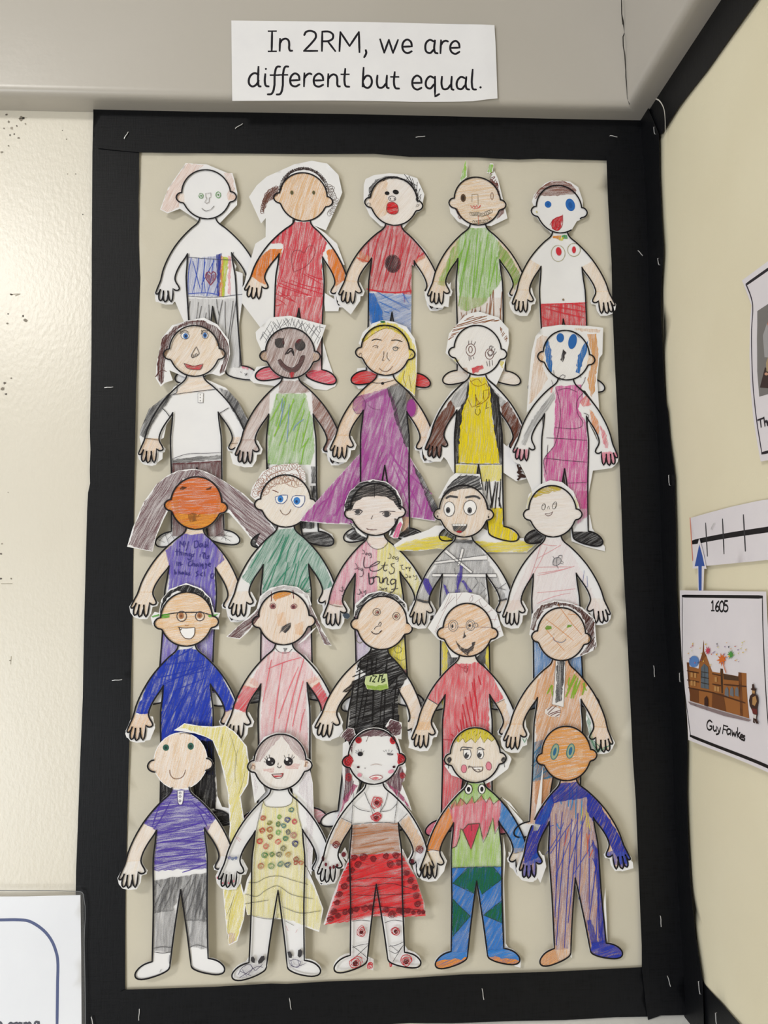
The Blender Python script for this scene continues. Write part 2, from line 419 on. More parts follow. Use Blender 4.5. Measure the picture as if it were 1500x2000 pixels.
for c in chips.split():
    x, y, r = (float(t) for t in c.split(',')); k = 7; a.n = 1
    q = [BACK.px(x + r * rng.uniform(.35, .9) * math.cos(2 * math.pi * i / k), y + 0.8 * r * rng.uniform(.35, .9) * math.sin(2 * math.pi * i / k)) for i in range(k)]
    a.fill('paint_chip', [q], random.choice(['8c8579', '5c5650', 'a79f92', '716a62']), ink=True)
a.n = 1; a.lines('scratch', '36,232 52,230 / 20,575 40,574 30,578 / 22,1282 21,1297 / 3,1140 24,1140', 'b3ab9c', 0.0009)

# ---------------------------------------------------------------- backing paper and black border
LIFT_B = ripple(0.0016, 24, 17, 0.6, 0.0012)
mesh_thing('backing_paper', 'large sheet of beige backing paper behind all the cutout figures', 'backing paper', BACK,
           '262,292 1192,300 1262,1905 235,1945', LIFT_B, 0.0004, M_BACKING, step=0.02)
def edge_lift(base, amp, ph): return lambda v: base + amp * (0.5 + 0.5 * np.sin(v[:, 1] * 21 + v[:, 0] * 13 + ph))
S = 'black card border strip '
mesh_thing('border_strip', S + 'down the left side of the beige board', 'border', BACK,
    '185,222 183,300 181,500 181,700 179,800 178,845 179,880 177.5,919 178,945 174,963 172,1000 170,1080 167,1220 164.5,1360 158,1500 151,1700 150,1800 152,2040 240,2040 247,1925 247,1800 247.5,1700 253,1500 257,1380 260,1250 263,1000 268,760 270,700 272.5,620 275,545 272.5,480 272.5,400 274,302 277,290 277,222',
    edge_lift(0.0034, 0.0014, 0.4), 0.0004, M_BLACK)
mesh_thing('border_strip', S + 'along the top of the beige board under the beam', 'border', BACK,
    '185,214 230,212 290,212 410,215 430,220 560,219 700,222 820,226 870,229 960,231 1120,233 1190,237 1210,233 1258,231 1262,330 1230,318.5 1180,318 1050,315 1010,317 930,313 800,312 730,306 600,306 480,304.5 275,303 240,300 194,295 186,260',
    edge_lift(0.0054, 0.0012, 2.0), 0.0004, M_BLACK)
mesh_thing('border_strip', S + 'along the bottom of the beige board above the white ledge', 'border', BACK,
    '238,1931 247,1927 420,1922 530,1916 560,1917 640,1912 760,1908 900,1898 1080,1892 1248,1884 1262,1884 1264,1979 1200,1980 1100,1986 1000,1988 880,1993 800,1993 633,2001 420,2012 238,2018',
    edge_lift(0.0054, 0.0010, 1.0), 0.0004, M_BLACK)
mesh_thing('border_strip', S + 'down the right side of the beige board beside the corner', 'border', BACK,
    '1180,312 1181,340 1183,400 1188,480 1190.5,520 1192,600 1196,700 1199,770 1203,860 1208,960 1213,1100 1219,1210 1225,1350 1231,1480 1237,1560 1243,1700 1246,1790 1248,1840 1248,1885 1251,1910 1255,1950 1260,1984 1285,1975 1336,1974 1334,1800 1329,1600 1321,1470 1313.5,1413 1307.5,1346 1303.5,1255 1301,1196 1299.5,1105 1296,1000 1293,930 1280,680 1277,620 1272,590 1271,560 1272.5,530 1270,480 1262,312',
    edge_lift(0.0070, 0.0012, 0.2), 0.0004, M_BLACK)
mesh_thing('backing_paper', 'cream backing paper on the right wall behind the history cards', 'backing paper', RIGHT,
    '1292,180 1700,-300 1700,2300 1395,1950 1370,1900 1345,1560 1320,1160 1302,700 1292,330', ripple(0.0014, 26, 11, 0.9, 0.0008), 0.0004, M_BACKR, step=0.02)
mesh_thing('border_strip', 'black card border strip running down the right wall in the corner', 'border', RIGHT,
    '1259,236 1264,330 1273,530 1275,560 1276.5,600 1281,680 1293,930 1301,1100 1303.5,1150 1308.5,1240 1313,1330 1316.5,1400 1319,1440 1329,1560 1337,1700 1340,1800 1341,1960 1360,2040 1386,2010 1385,1960 1384,1914 1371.7,1830 1366,1770 1361,1713 1355,1600 1353,1550 1353,1448 1340,1250 1334,1150 1332,1040 1329,960 1328.6,933 1318,850 1314.6,800 1311,785 1308.5,740 1306.6,684 1303.5,620 1303,568 1306.6,500 1306.6,481 1302,420 1298,336 1298,262 1275,205',
    edge_lift(0.0060, 0.0016, 1.2), 0.0004, M_BLACK)
mesh_thing('border_strip', 'black card border strip rising along the top of the right wall under the beam', 'border', RIGHT,
    '1256,229 1290,176 1340,98 1402,1 1450,-74 1560,-115 1500,-20 1487,0 1440,66 1390,138 1345,195 1333,211 1300,262 1270,262', edge_lift(0.0034, 0.0014, 2.2), 0.0004, M_BLACK)
mesh_thing('border_strip', 'black card border strip falling along the bottom of the right wall', 'border', RIGHT,
    '1345,1880 1385,1926 1418,1962 1451,1999 1520,2075 1500,2180 1420,2090 1346,1999 1326,1975', edge_lift(0.0030, 0.0010, 0.9), 0.0004, M_BLACK)
a = Art(RIGHT, lambda v: np.full(len(v), 0.0088), None, 'Z', (0, 0, 0))
o = a.lines('paper_edge', [[RIGHT.px(*q, 0.0088) for q in [(1281, 193), (1287, 196), (1293, 204), (1297, 214), (1299, 232), (1299.5, 259)]]], 'd9d6cc', 0.0014)
tag(o, 'thin pale torn paper edge curling over the black corner strip near the beam', 'paper edge')

# ---------------------------------------------------------------- staples
def staple(plane, h, x, y, ang, L, label):
    c = np.array(plane.px(x, y, h)); a = math.radians(ang); k = 0.573 * MM * (1.0 if plane.kind == 'back' else 0.95)
    d = np.array([math.cos(a), -math.sin(a)]) * L * k / 2; nr = np.array([-d[1], d[0]]) / np.linalg.norm(d) * 0.00034
    path = [(c - d, 0.0), (c - d * 0.97, 0.0013), (c - d * 0.4 + nr * 0.6, 0.0015), (c + d * 0.4 - nr * 0.6, 0.0015), (c + d * 0.97, 0.0013), (c + d, 0.0)]
    V, F = [], []
    for i, (p, e) in enumerate(path):
        for s, u in ((-1, 0), (1, 0), (1, .0006), (-1, .0006)):
            V.append(plane.world([p + nr * s], h - 0.0008 + e + u)[0])
    for i in range(len(path) - 1):
        for j in range(4): F.append((4 * i + j, 4 * i + (j + 1) % 4, 4 * i + 4 + (j + 1) % 4, 4 * i + 4 + j))
    F += [(3, 2, 1, 0), tuple(range(len(V) - 4, len(V)))]
    b = plane.world([c], h)[0]; o = link('staple', V, F, M_METAL, None, b, False); o.location = tuple(b)
    tag(o, label, 'staple', 'staples in the black border')
for x, y, an, L, lb in [(247, 265, -62, 17, 'staple in the left end of the top black strip'), (467, 247, -35, 19, 'staple in the top black strip left of the title sheet'),
    (821, 268, -8, 20, 'staple in the middle of the top black strip below the title sheet'), (1198, 267, 10, 16, 'staple in the right end of the top black strip'),
    (213, 757, -5, 17, 'staple high in the left black strip beside the second row of figures'), (229, 1328, -4, 19, 'staple in the left black strip beside the fourth row of figures'),
    (272, 1981, -88, 20, 'staple in the left end of the bottom black strip'), (567, 1960, 80, 20, 'staple in the bottom black strip below the yellow dress figure'), (943, 1941, 82, 20, 'staple in the bottom black strip below the zigzag top figure'),
    (1250, 495, 48, 15, 'staple in the right black strip beside the top row of figures'), (1277, 1311, 88, 22, 'staple in the right black strip beside the fourth row of figures'),
    (1290, 1799, 88, 20, 'staple in the right black strip beside the blue figure legs'), (1306, 1916, 75, 20, 'staple low in the right black strip near the ledge'), (181, 1995, 75, 18, 'staple at the bottom of the left black strip beside the blue-lined poster')]:
    staple(BACK, 0.0080 if x > 1180 else 0.0060 if y < 300 or y > 1900 else 0.0046, x, y, an, L, lb)
for x, y, an, L, lb in [(1279, 255, 80, 18, 'staple at the top of the corner strip on the right wall'), (1287, 511, 72, 18, 'bent staple in the corner strip beside the top row'), (1308, 938, 85, 22, 'crooked staple in the corner strip above the timeline'),
    (1367, 1929, 80, 22, 'staple at the foot of the corner strip on the right wall'), (1329, 1323, 88, 18, 'staple in the corner strip behind the edge of the 1605 card'), (1400, 1990, 85, 20, 'staple in the falling black strip on the right wall')]:
    staple(RIGHT, 0.0076, x, y, an, L, lb)

# ---------------------------------------------------------------- title sheet on the beam
TP = Plane('back', EB, 0.0015)
tl = lambda v: 0.0012 + 0.0012 * (0.5 + 0.5 * np.sin(v[:, 0] * 17 + 1.0)) + 0.002 * np.clip((v[:, 0] - 0.12) / 0.05, 0, 1) ** 2
T = thing_sheet('title_sheet', 'white paper title sheet with black lettering stuck on the beam', 'sign', TP,
    '57,52 400,58 1010,68 1280,75 1408,82 1415,200 1424,458 1300,470 1000,472 600,466 62,465', tl, 0.0003, M_PAPER, 'T', 'sheet')
T.lines('lettering', '''248,108 288,108 / 267,108 265,212 / 248,212 288,212 / 308,147 306,210 / 307,172 318,154 337,147 351,156 355,175 355,200 360,209 371,209
/ 432,130 442,113 465,108 488,118 492,140 475,165 432,210 / 430,211 500,211 / 525,112 523,212 / 525,112 560,113 580,128 577,150 555,161 525,162 / 553,162 592,213
/ 613,213 618,115 / 618,115 665,187 / 665,187 713,115 / 713,115 716,219 / 748,207 751,222 740,245 / 822,152 843,221 / 843,221 867,155 / 867,155 888,222 / 888,222 914,155
/ 937,190 985,188 980,165 962,153 944,163 936,190 944,213 962,223 985,213 / 1098,162 1078,154 1060,167 1054,193 1060,215 1078,222 1098,203 / 1104,156 1100,203 1106,220 1118,223
/ 1135,155 1132,223 / 1134,182 1145,164 1160,158 1171,162 / 1183,195 1230,194 1226,172 1210,159 1190,170 1182,195 1189,216 1208,226 1230,215
/ 198,332 178,323 157,335 147,360 151,382 166,392 185,383 198,362 / 197,290 196,378 199,390 209,392 / 232,328 230,373 236,389 250,392
/ 309,291 294,291 285,305 275,410 263,431 244,433 / 258,334 302,334 / 351,291 336,291 327,307 318,412 307,432 290,434 / 302,333 346,333
/ 362,362 408,360 403,336 385,326 367,338 360,362 367,386 387,393 408,383 / 433,325 431,393 / 432,352 445,334 460,327 470,331 / 482,363 530,362 525,339 508,328 488,340 481,364 488,388 507,395 530,385
/ 556,330 554,395 / 555,356 567,340 583,332 597,339 602,358 602,382 606,393 616,394 / 643,303 640,378 646,393 664,396 / 622,332 662,332
/ 737,298 732,395 / 733,375 742,396 759,402 776,387 779,362 769,342 752,340 735,362 / 808,338 806,378 814,399 833,400 853,378 / 857,338 855,388 858,400 867,403 / 897,320 894,385 902,403 920,405 / 877,345 917,345
/ 990,376 1035,375 1030,349 1012,338 994,350 987,377 994,400 1013,410 1035,400 / 1098,350 1080,341 1063,355 1056,380 1062,398 1079,404 1098,383 / 1104,342 1104,445 1126,432
/ 1140,342 1138,385 1147,406 1167,405 1185,383 / 1190,342 1188,393 1191,407 1200,410 / 1258,352 1239,344 1222,358 1215,382 1222,403 1240,407 1258,387 / 1265,345 1262,392 1268,407 1280,410 / 1297,308 1294,393 1300,409 1315,411''', '15131c', 0.0025)
for e in ((235, 302, 5.5, 5.5), (1337, 401, 6, 6)): T.fill('lettering', [T.ell(e, 10)], '15131c', ink=True)

# ---------------------------------------------------------------- right wall: timeline, arrow, cards
RT = Plane('right', 0.0, 0.006)
A_ = thing_sheet('timeline_strip', 'white paper timeline strip with black line and tick marks on the right wall', 'timeline', RT,
    '465,480 700,410 1000,328 1300,260 1467,232 2100,60 2100,960 1467,1022 1200,1050 900,1080 660,1103 500,1120', lambda v: 0.006 + 0.001 * np.sin(v[:, 0] * 20), 0.0003, M_CARD, 't')
A_.lines('timeline', '490,797 700,752 1000,697 1467,626 2100,530', '141318', 0.0050, True)
A_.lines('tick_mark', '665,548 688,972 / 878,495 897,940 / 1140,440 1166,905 / 1462,375 1490,860', '35343a', 0.0022, False)
A_.lines('red_edge', '465,480 480,700 492,900 500,1030', 'd98a76', 0.0022); 
staple(RIGHT, 0.0078, 1393, 1028, -42, 15, 'staple in the timeline strip above its first gap')
rl = lambda v: 0.0085 + 0.0 * v[:, 0]
RA = Plane('right', 0.0, 0.0085)
A_ = thing_sheet('paper_arrow', 'small blue paper arrow with white edge pointing up at the timeline', 'arrow', RA,
    '570,745 620,930 662,1140 632,1138 620,1440 555,1440 552,1135 482,1135 520,930', rl, 0.0003, M_CARD, 't')
A_.fill('blue_print', '573,820 612,960 642,1105 605,1105 602,1440 566,1440 560,1105 512,1108 545,950', '3a5aa8', ink=True)
RC = Plane('right', 0.0, 0.012)
cl = lambda v: 0.0105 + 0.003 * np.sin((v[:, 1] - 1.2) * 14) + 0.002 * np.sin(v[:, 0] * 25)
A_ = thing_sheet('history_card', 'white history card headed 1605 with brown palace and fireworks', 'card', RC,
    '222,65 620,72 1018,78 1035,300 1058,560 1090,900 1128,1250 1175,1600 1205,1890 1100,1845 700,1672 352,1525 335,1290 300,1000 262,700 235,400', cl, 0.0003, M_CARD, 'Q')
A_.lines('printed_border', '247,121 600,126 985,131', '111014', 0.0030, False)
A_.lines('printed_border', '985,125 1000,430 1035,860 1075,1260 1130,1660 1150,1815', '1c1a22', 0.0016)
A_.lines('printed_border', '247,118 256,400 275,760 306,1050 348,1310 374,1486', '1c1a22', 0.0014)
A_.lines('printed_border', '370,1484 700,1625 1100,1790 1150,1812', '111014', 0.0030)
A_.lines('lettering', '517,187 529,168 531,262 / 518,264 543,264 / 580,172 562,200 554,235 560,262 573,268 584,252 581,230 568,222 556,238 / 605,172 591,195 590,240 600,268 614,270 624,245 622,195 612,174 605,172 / 658,170 633,170 631,212 648,210 662,232 660,258 645,272 630,266', '131218', 0.0019)
A_.lines('lettering', '''565,1352 545,1335 527,1352 521,1390 531,1420 549,1427 564,1412 566,1392 547,1390 / 579,1388 579,1422 590,1440 603,1428 / 604,1394 606,1442 / 614,1402 627,1445 / 642,1406 627,1462 605,1472 / 668,1382 662,1464 / 668,1383 706,1396 / 666,1420 696,1430
/ 728,1424 708,1420 699,1450 708,1474 727,1462 / 731,1424 734,1480 / 744,1432 751,1487 763,1452 773,1495 786,1446 / 795,1408 794,1502 / 818,1454 797,1478 822,1514 / 828,1496 848,1500 842,1476 828,1478 823,1500 832,1520 848,1522 / 864,1488 852,1486 852,1502 864,1514 860,1530 846,1528''', '131218', 0.0017)
A_.fill('printed_building', '316,768 340,770 343,808 428,830 432,775 452,700 460,660 463,548 470,660 490,700 520,780 550,860 618,872 622,828 642,832 648,878 782,905 785,866 858,876 864,1000 880,1150 902,1316 690,1252 520,1196 368,1146 340,980', '9c6332', ink=True)
for c in ('316,768 340,770 360,1140 368,1146 340,980', '352,1020 440,1040 445,1165 366,1145', '560,1060 660,1080 690,1250 560,1205', '648,880 788,908 790,950 655,935', '622,828 642,832 655,1070 640,1070', '785,866 812,870 842,1295 820,1288'):
    A_.fill('building_shadow_print', c, '6d4020' if c[0] != '6' else '4b3423', ink=True)
A_.fill('printed_spire', '463,548 470,660 492,705 432,775 452,700 460,660', '7d4a26', ink=True)
A_.lines('printed_cornice', '325,850 432,872 / 330,940 440,960 / 345,1015 560,1062 860,1165 / 555,880 640,900 / 660,985 865,1005 / 560,980 650,1000', '4f2d1a', 0.0013, False)
A_.fill('printed_window', '452,820 478,780 515,815 530,1030 458,1015', '5a6670', ink=True)
A_.lines('printed_window_bars', '455,860 520,872 / 455,910 524,925 / 458,965 528,982 / 485,800 495,1020', '33302e', 0.0010, False)
for x in (690, 736, 782): A_.fill('printed_window', f'{x-18},1090 {x-16},1030 {x},1005 {x+14},1035 {x+18},1105', '6d7178', ink=True)
for x, y in ((372, 890), (405, 895), (375, 970), (402, 975), (590, 935), (590, 1025), (615, 1030)): A_.fill('printed_window', f'{x-10},{y-25} {x+10},{y-22} {x+12},{y+25} {x-8},{y+22}', 'b98a54', ink=True)
A_.fill('printed_door', '500,1190 498,1120 515,1095 530,1125 534,1200', '3c2018', ink=True)
A_.fill('printed_path', '350,1150 520,1204 700,1262 930,1332 905,1346 680,1292 500,1226 372,1178', '8a7a7c', ink=True)
def burst(x, y, r, n, col, rot=0.0):
    q = []
    for i in range(2 * n):
        rr = r * (1.0 if i % 2 == 0 else 0.45) * rng.uniform(0.8, 1.15); t = math.pi * i / n + rot; q.append((x + rr * 0.75 * math.cos(t), y + rr * 1.1 * math.sin(t)))
    A_.fill('printed_firework', ' '.join(f'{p:.1f},{s:.1f}' for p, s in q), col, ink=True)
A_.fill('printed_firework', [A_.ell((390, 760, 44, 55))], '5b86c4', ink=True)
burst(510, 655, 40, 9, 'c8405a'); burst(638, 740, 62, 9, 'd9702a', .2); burst(714, 695, 46, 10, '4f9a48', .1)
A_.lines('printed_firework', '650,780 680,868', 'd9702a', 0.0015)
for i in range(46):
    x, y = rng.uniform(320, 860), rng.uniform(560, 860)
    if y > 800 and 330 < x < 780: continue
    A_.n = 40; A_.fill('printed_spark', [A_.ell((x, y, rng.uniform(4, 9), rng.uniform(4, 9)), 6)], random.choice(['e0c060', 'e8b05a', 'd9d27a', 'c86a6a', '8a6aa0', 'e4c890', '4a4a5a']), ink=True)
A_.fill('printed_figure', '930,982 948,980 955,1020 978,1028 975,1042 965,1045 968,1078 990,1095 1000,1150 990,1220 995,1275 985,1320 1012,1368 985,1365 965,1330 975,1365 953,1355 955,1270 935,1230 915,1190 907,1140 915,1095 935,1075 932,1040 918,1030 932,1018', '3a241f', ink=True)
A_.fill('printed_figure', '932,1042 962,1046 960,1075 938,1070 / 940,1110 970,1095 985,1150 965,1195 940,1180', 'b48a58', ink=True)
A_.fill('printed_figure', '952,1275 985,1282 982,1320 957,1312', 'd9d4d0', ink=True)
A_.fill('printed_figure', '935,1215 990,1225 992,1275 950,1270', '6a2a28', ink=True)
RQ = Plane('right', 0.0, 0.006)
ql = lambda v: 0.005 + 0.002 * np.sin((v[:, 1] - 1.4) * 16) + 0.0 * v[:, 0]
A_ = thing_sheet('history_card', 'white card at the right edge with grey picture of flames and the word The', 'card', RQ,
    '28,232 293,35 800,-330 800,1750 450,1920 210,1960 175,1800 130,1560 95,1250 85,950 95,600 110,470', ql, 0.0003, M_CARD, 'q')
A_.lines('printed_border', '66,272 293,112 700,-180', '24222a', 0.0028, False)
A_.lines('printed_border', '66,272 105,380 122,470 108,700 108,980 122,1250 160,1560 220,1885', '3a3444', 0.0016)
A_.lines('printed_border', '220,1882 293,1865 700,1740', '24222a', 0.0026, False)
A_.fill('printed_picture', '165,525 293,440 700,160 700,1180 293,1310 182,1342 160,1100 158,800', '7c7a78', ink=True)
A_.fill('printed_picture', '260,650 275,590 293,545 400,480 400,720 293,710 268,700', 'd8702c', ink=True)
A_.fill('printed_picture', '215,760 255,640 293,730 400,720 400,960 293,970 230,965', 'a5a4a6', ink=True)
A_.fill('printed_picture', '188,1255 235,1060 293,1100 400,1060 400,1240 293,1262', '3e302e', ink=True)
A_.fill('printed_picture', '245,1020 265,960 293,975 293,1110 250,1100', 'b09a78', ink=True)
A_.fill('printed_picture', [A_.ell((250, 1125, 18, 14))], 'c99a80', ink=True)
A_.lines('lettering', '175,1565 232,1545 / 198,1555 208,1630 / 232,1540 245,1620 / 240,1590 255,1572 265,1590 270,1615 / 275,1585 296,1575 290,1560 278,1568 276,1590 284,1608 300,1600', '24222a', 0.0020)

# ---------------------------------------------------------------- poster in a clear pouch, lower left
M_POSTER = textured('poster_paper', 'eceff6', 'e6e9f1', 12, 0.4, 0.3, 60, 0.1, 0.0005)
PP = Plane('back', 0.0, 0.006)
pl_ = lambda v: 0.0070 + 0.0006 * np.sin(v[:, 0] * 18)
A_ = thing_sheet('laminated_poster', 'white poster with rounded blue outline in a clear laminating pouch', 'poster', PP,
    '-260,240 0,252 250,250 500,243 790,235 797,800 802,1550 -260,1560', pl_, 0.0004, M_POSTER, 'm')
A_.lines('blue_outline', '-250,482 0,480 190,478 280,488 380,540 460,610 520,700 556,800 568,860 567,1100 562,1550', '1f3a78', 0.0030, True)
A_.lines('lettering', '''-60,1500 -40,1478 -15,1485 -8,1520 / -25,1483 5,1478 18,1490 22,1520 / 128,1490 108,1483 92,1497 92,1512 108,1522 / 142,1485 144,1522 / 143,1500 158,1484 172,1482
/ 215,1490 196,1483 180,1497 182,1515 200,1518 216,1502 / 217,1482 220,1520 / 240,1482 242,1520 / 241,1497 258,1480 270,1490 272,1520 / 272,1496 290,1478 302,1488 305,1518
/ 382,1478 360,1470 346,1484 348,1500 366,1504 380,1488 / 384,1470 384,1510 372,1530''', '1b2140', 0.0022)
mf, n, l, p = newmat('clear_pouch_film', 'ffffff', 0.12, 0.5); p.inputs['Alpha'].default_value = 0.045
polys = [[PP.px(*q) for q in c] for c in parse('-260,180 0,188 740,192 790,196 812,205 823,225 832,700 842,1200 845,1560 -260,1560', 'm')]
o = sheet('clear_pouch', PP, polys, lambda v: pl_(v) + 0.0012, 0.0003, mf, A_.root, A_.base)
A_.lift = lambda v: pl_(v) + 0.0013
A_.lines('pouch_edge', '-260,180 0,188 740,192 790,196 812,205 823,225 832,700 842,1200 845,1560', '6d6f72', 0.0007)
# ---------------------------------------------------------------- the printed figure every child coloured in
FP = Plane('back', 0.0, 0.0085)
HT = (925.4, 1471.5)
def rel(s): return [(float(a), float(b)) for a, b in (p.split(',') for p in s.split())]
def t2(ps):
    """offsets in pixels from the jester figure's head -> metres in the template frame (head centre at 0, body straight down)"""
    h = np.array(FP.px(*HT)); c = np.array(FP.px(929.0, 1716.6)) - h; ang = math.atan2(c[0], -c[1]); ca, sa = math.cos(-ang), math.sin(-ang)
    q = np.array([FP.px(HT[0] + x, HT[1] + y) for x, y in ps]) - h
    return np.stack([q[:, 0] * ca - q[:, 1] * sa, q[:, 0] * sa + q[:, 1] * ca], 1)
def mir(q): return np.asarray(q)[::-1] * (-1, 1)
LEAN = 0.0147
EAR = rel('-48.6,-3.5 -52.5,-2.8 -57.1,0.5 -60.2,7.4 -57.7,14.2 -51.9,18.2 -46.4,19.4')
el = lambda a: (48.9 * math.cos(math.radians(a)), 53.3 * math.sin(math.radians(a)))
HEADL = [el(a) for a in range(-90, -180, -12)] + EAR + [el(a) for a in range(150, 89, -12)]
ARM_O = rel('-15,50 -17,58 -22,65 -31.2,73 -41,83 -51.9,95.5 -65.7,114.1 -77.4,134.4 -85.9,152.5 -92.4,170.5 -97.1,189.8 -101.9,201.5 -107.8,216.5')
FING = rel('-107.8,216.5 -107,219.5 -103.5,219.2 -98.2,208.5 -101.4,219.5 -101.9,230.4 -99.8,233.8 -96.1,231.5 -92.4,211.2 -93.4,230.5 -90.7,236.5 -86.4,232.5 -83.8,211.2 -82.2,229.3 -78.4,236.2 -75.4,229.3 -73.7,206.9 -68.9,210.5 -63.5,210.1 -60.9,206.9')
HULL = rel('-109.5,217 -107,228 -101,236 -90,239.5 -77,239 -71,228 -69,214 -60,211.5 -58.5,206')
ARM_I = rel('-60.9,206.9 -62.5,201.5 -66.7,194.1 -68.9,186.5 -67.4,177 -62.4,164.2 -53.9,149.3 -45,136 -42.2,130')
SIDE = rel('-42.2,130 -44,155 -46.7,181 -46.4,219 -45.2,274 -46.2,380.5')
FOOT = rel('-46.2,380.5 -56,383 -66,388 -74,396 -77,403 -75.7,409 -70.8,412.5 -59.9,413.3 -46,410.5 -32.5,406.4 -22,401.5 -16,397 -13.9,392')
LEG_I = rel('-13.9,392 -10.5,358 -6.6,323 -1.5,283 3.6,245.2')
unl = lambda ps: ps
TH = t2(HEADL); THEAD = np.vstack([TH, mir(TH)])
def half(*parts): return t2([p for part in parts for p in part])
TB = half(ARM_O, FING[1:], ARM_I[1:], SIDE[1:], FOOT[1:], LEG_I[1:]); TBODY = np.vstack([TB, mir(TB)])
TPH = half(ARM_O[:-1], HULL, ARM_I[1:], SIDE[1:], FOOT[1:], LEG_I[1:]); TPAPER = np.vstack([TPH, mir(TPH)])
LINES_L = [t2(x) for x in (HEADL, ARM_O, FING, ARM_I, SIDE, FOOT, LEG_I)]
REG = {k: t2(rel(v)) for k, v in {
    'handL': '-128,187 -66,184 -52,198 -52,250 -128,250', 'foreL': '-43,129 -50,150 -64,186 -128,189 -128,112 -70,114',
    'armL': '-40,70 -42,131 -50,150 -64,186 -128,189 -128,70', 'footL': '-90,382 5,382 5,425 -90,425', 'legL': '-52,215 4,215 4,386 -52,386'}.items()}
for k in list(REG): REG[k[:-1] + 'R'] = mir(REG[k])
REG['torso'] = t2(rel('-41,50 41,50 43,131 50,170 50,222 -50,222 -50,170 -43,131')); REG['neck'] = t2(rel('-24,48 24,48 30,72 0,84 -30,72'))
def offset(poly, m):
    p = np.asarray(poly); a = np.roll(p, 1, 0); b = np.roll(p, -1, 0); t = b - a; t /= np.linalg.norm(t, axis=1)[:, None] + 1e-12
    area = np.sum(p[:, 0] * np.roll(p[:, 1], -1) - np.roll(p[:, 0], -1) * p[:, 1]); s = 1 if area > 0 else -1
    return p + np.stack([t[:, 1], -t[:, 0]], 1) * m * s
NFIG = [0]
C = dict(skin='e8b27a', pale='e6c29c', red='d23a47', pink='e2758a', orange='df7a1e', blue='2f6fbe', navy='2233ae', purple='6a58bd', green='86bd3c', dgreen='1c6446', brown='7d4a40', dbrown='54302c',
         black='1d1b1d', grey='77777a', dgrey='4a4a4d', yellow='e6d31c', lemon='e8dc74', mag='b04a9c', pinkm='d04398', white='f4f3f4', pencil='55525a', tan='d6a35e', teal='3c9478', lilac='b79ac8')
SKIN = ('face', 'arm', 'hand', 'neck', 'ear', 'cheek')
def paler(h):
    a = [int(h[i:i + 2], 16) for i in (0, 2, 4)]; b = (255, 212, 140)
    return ''.join('%02x' % int(x * 0.58 + y * 0.42) for x, y in zip(a, b)) if a[0] > 170 else h
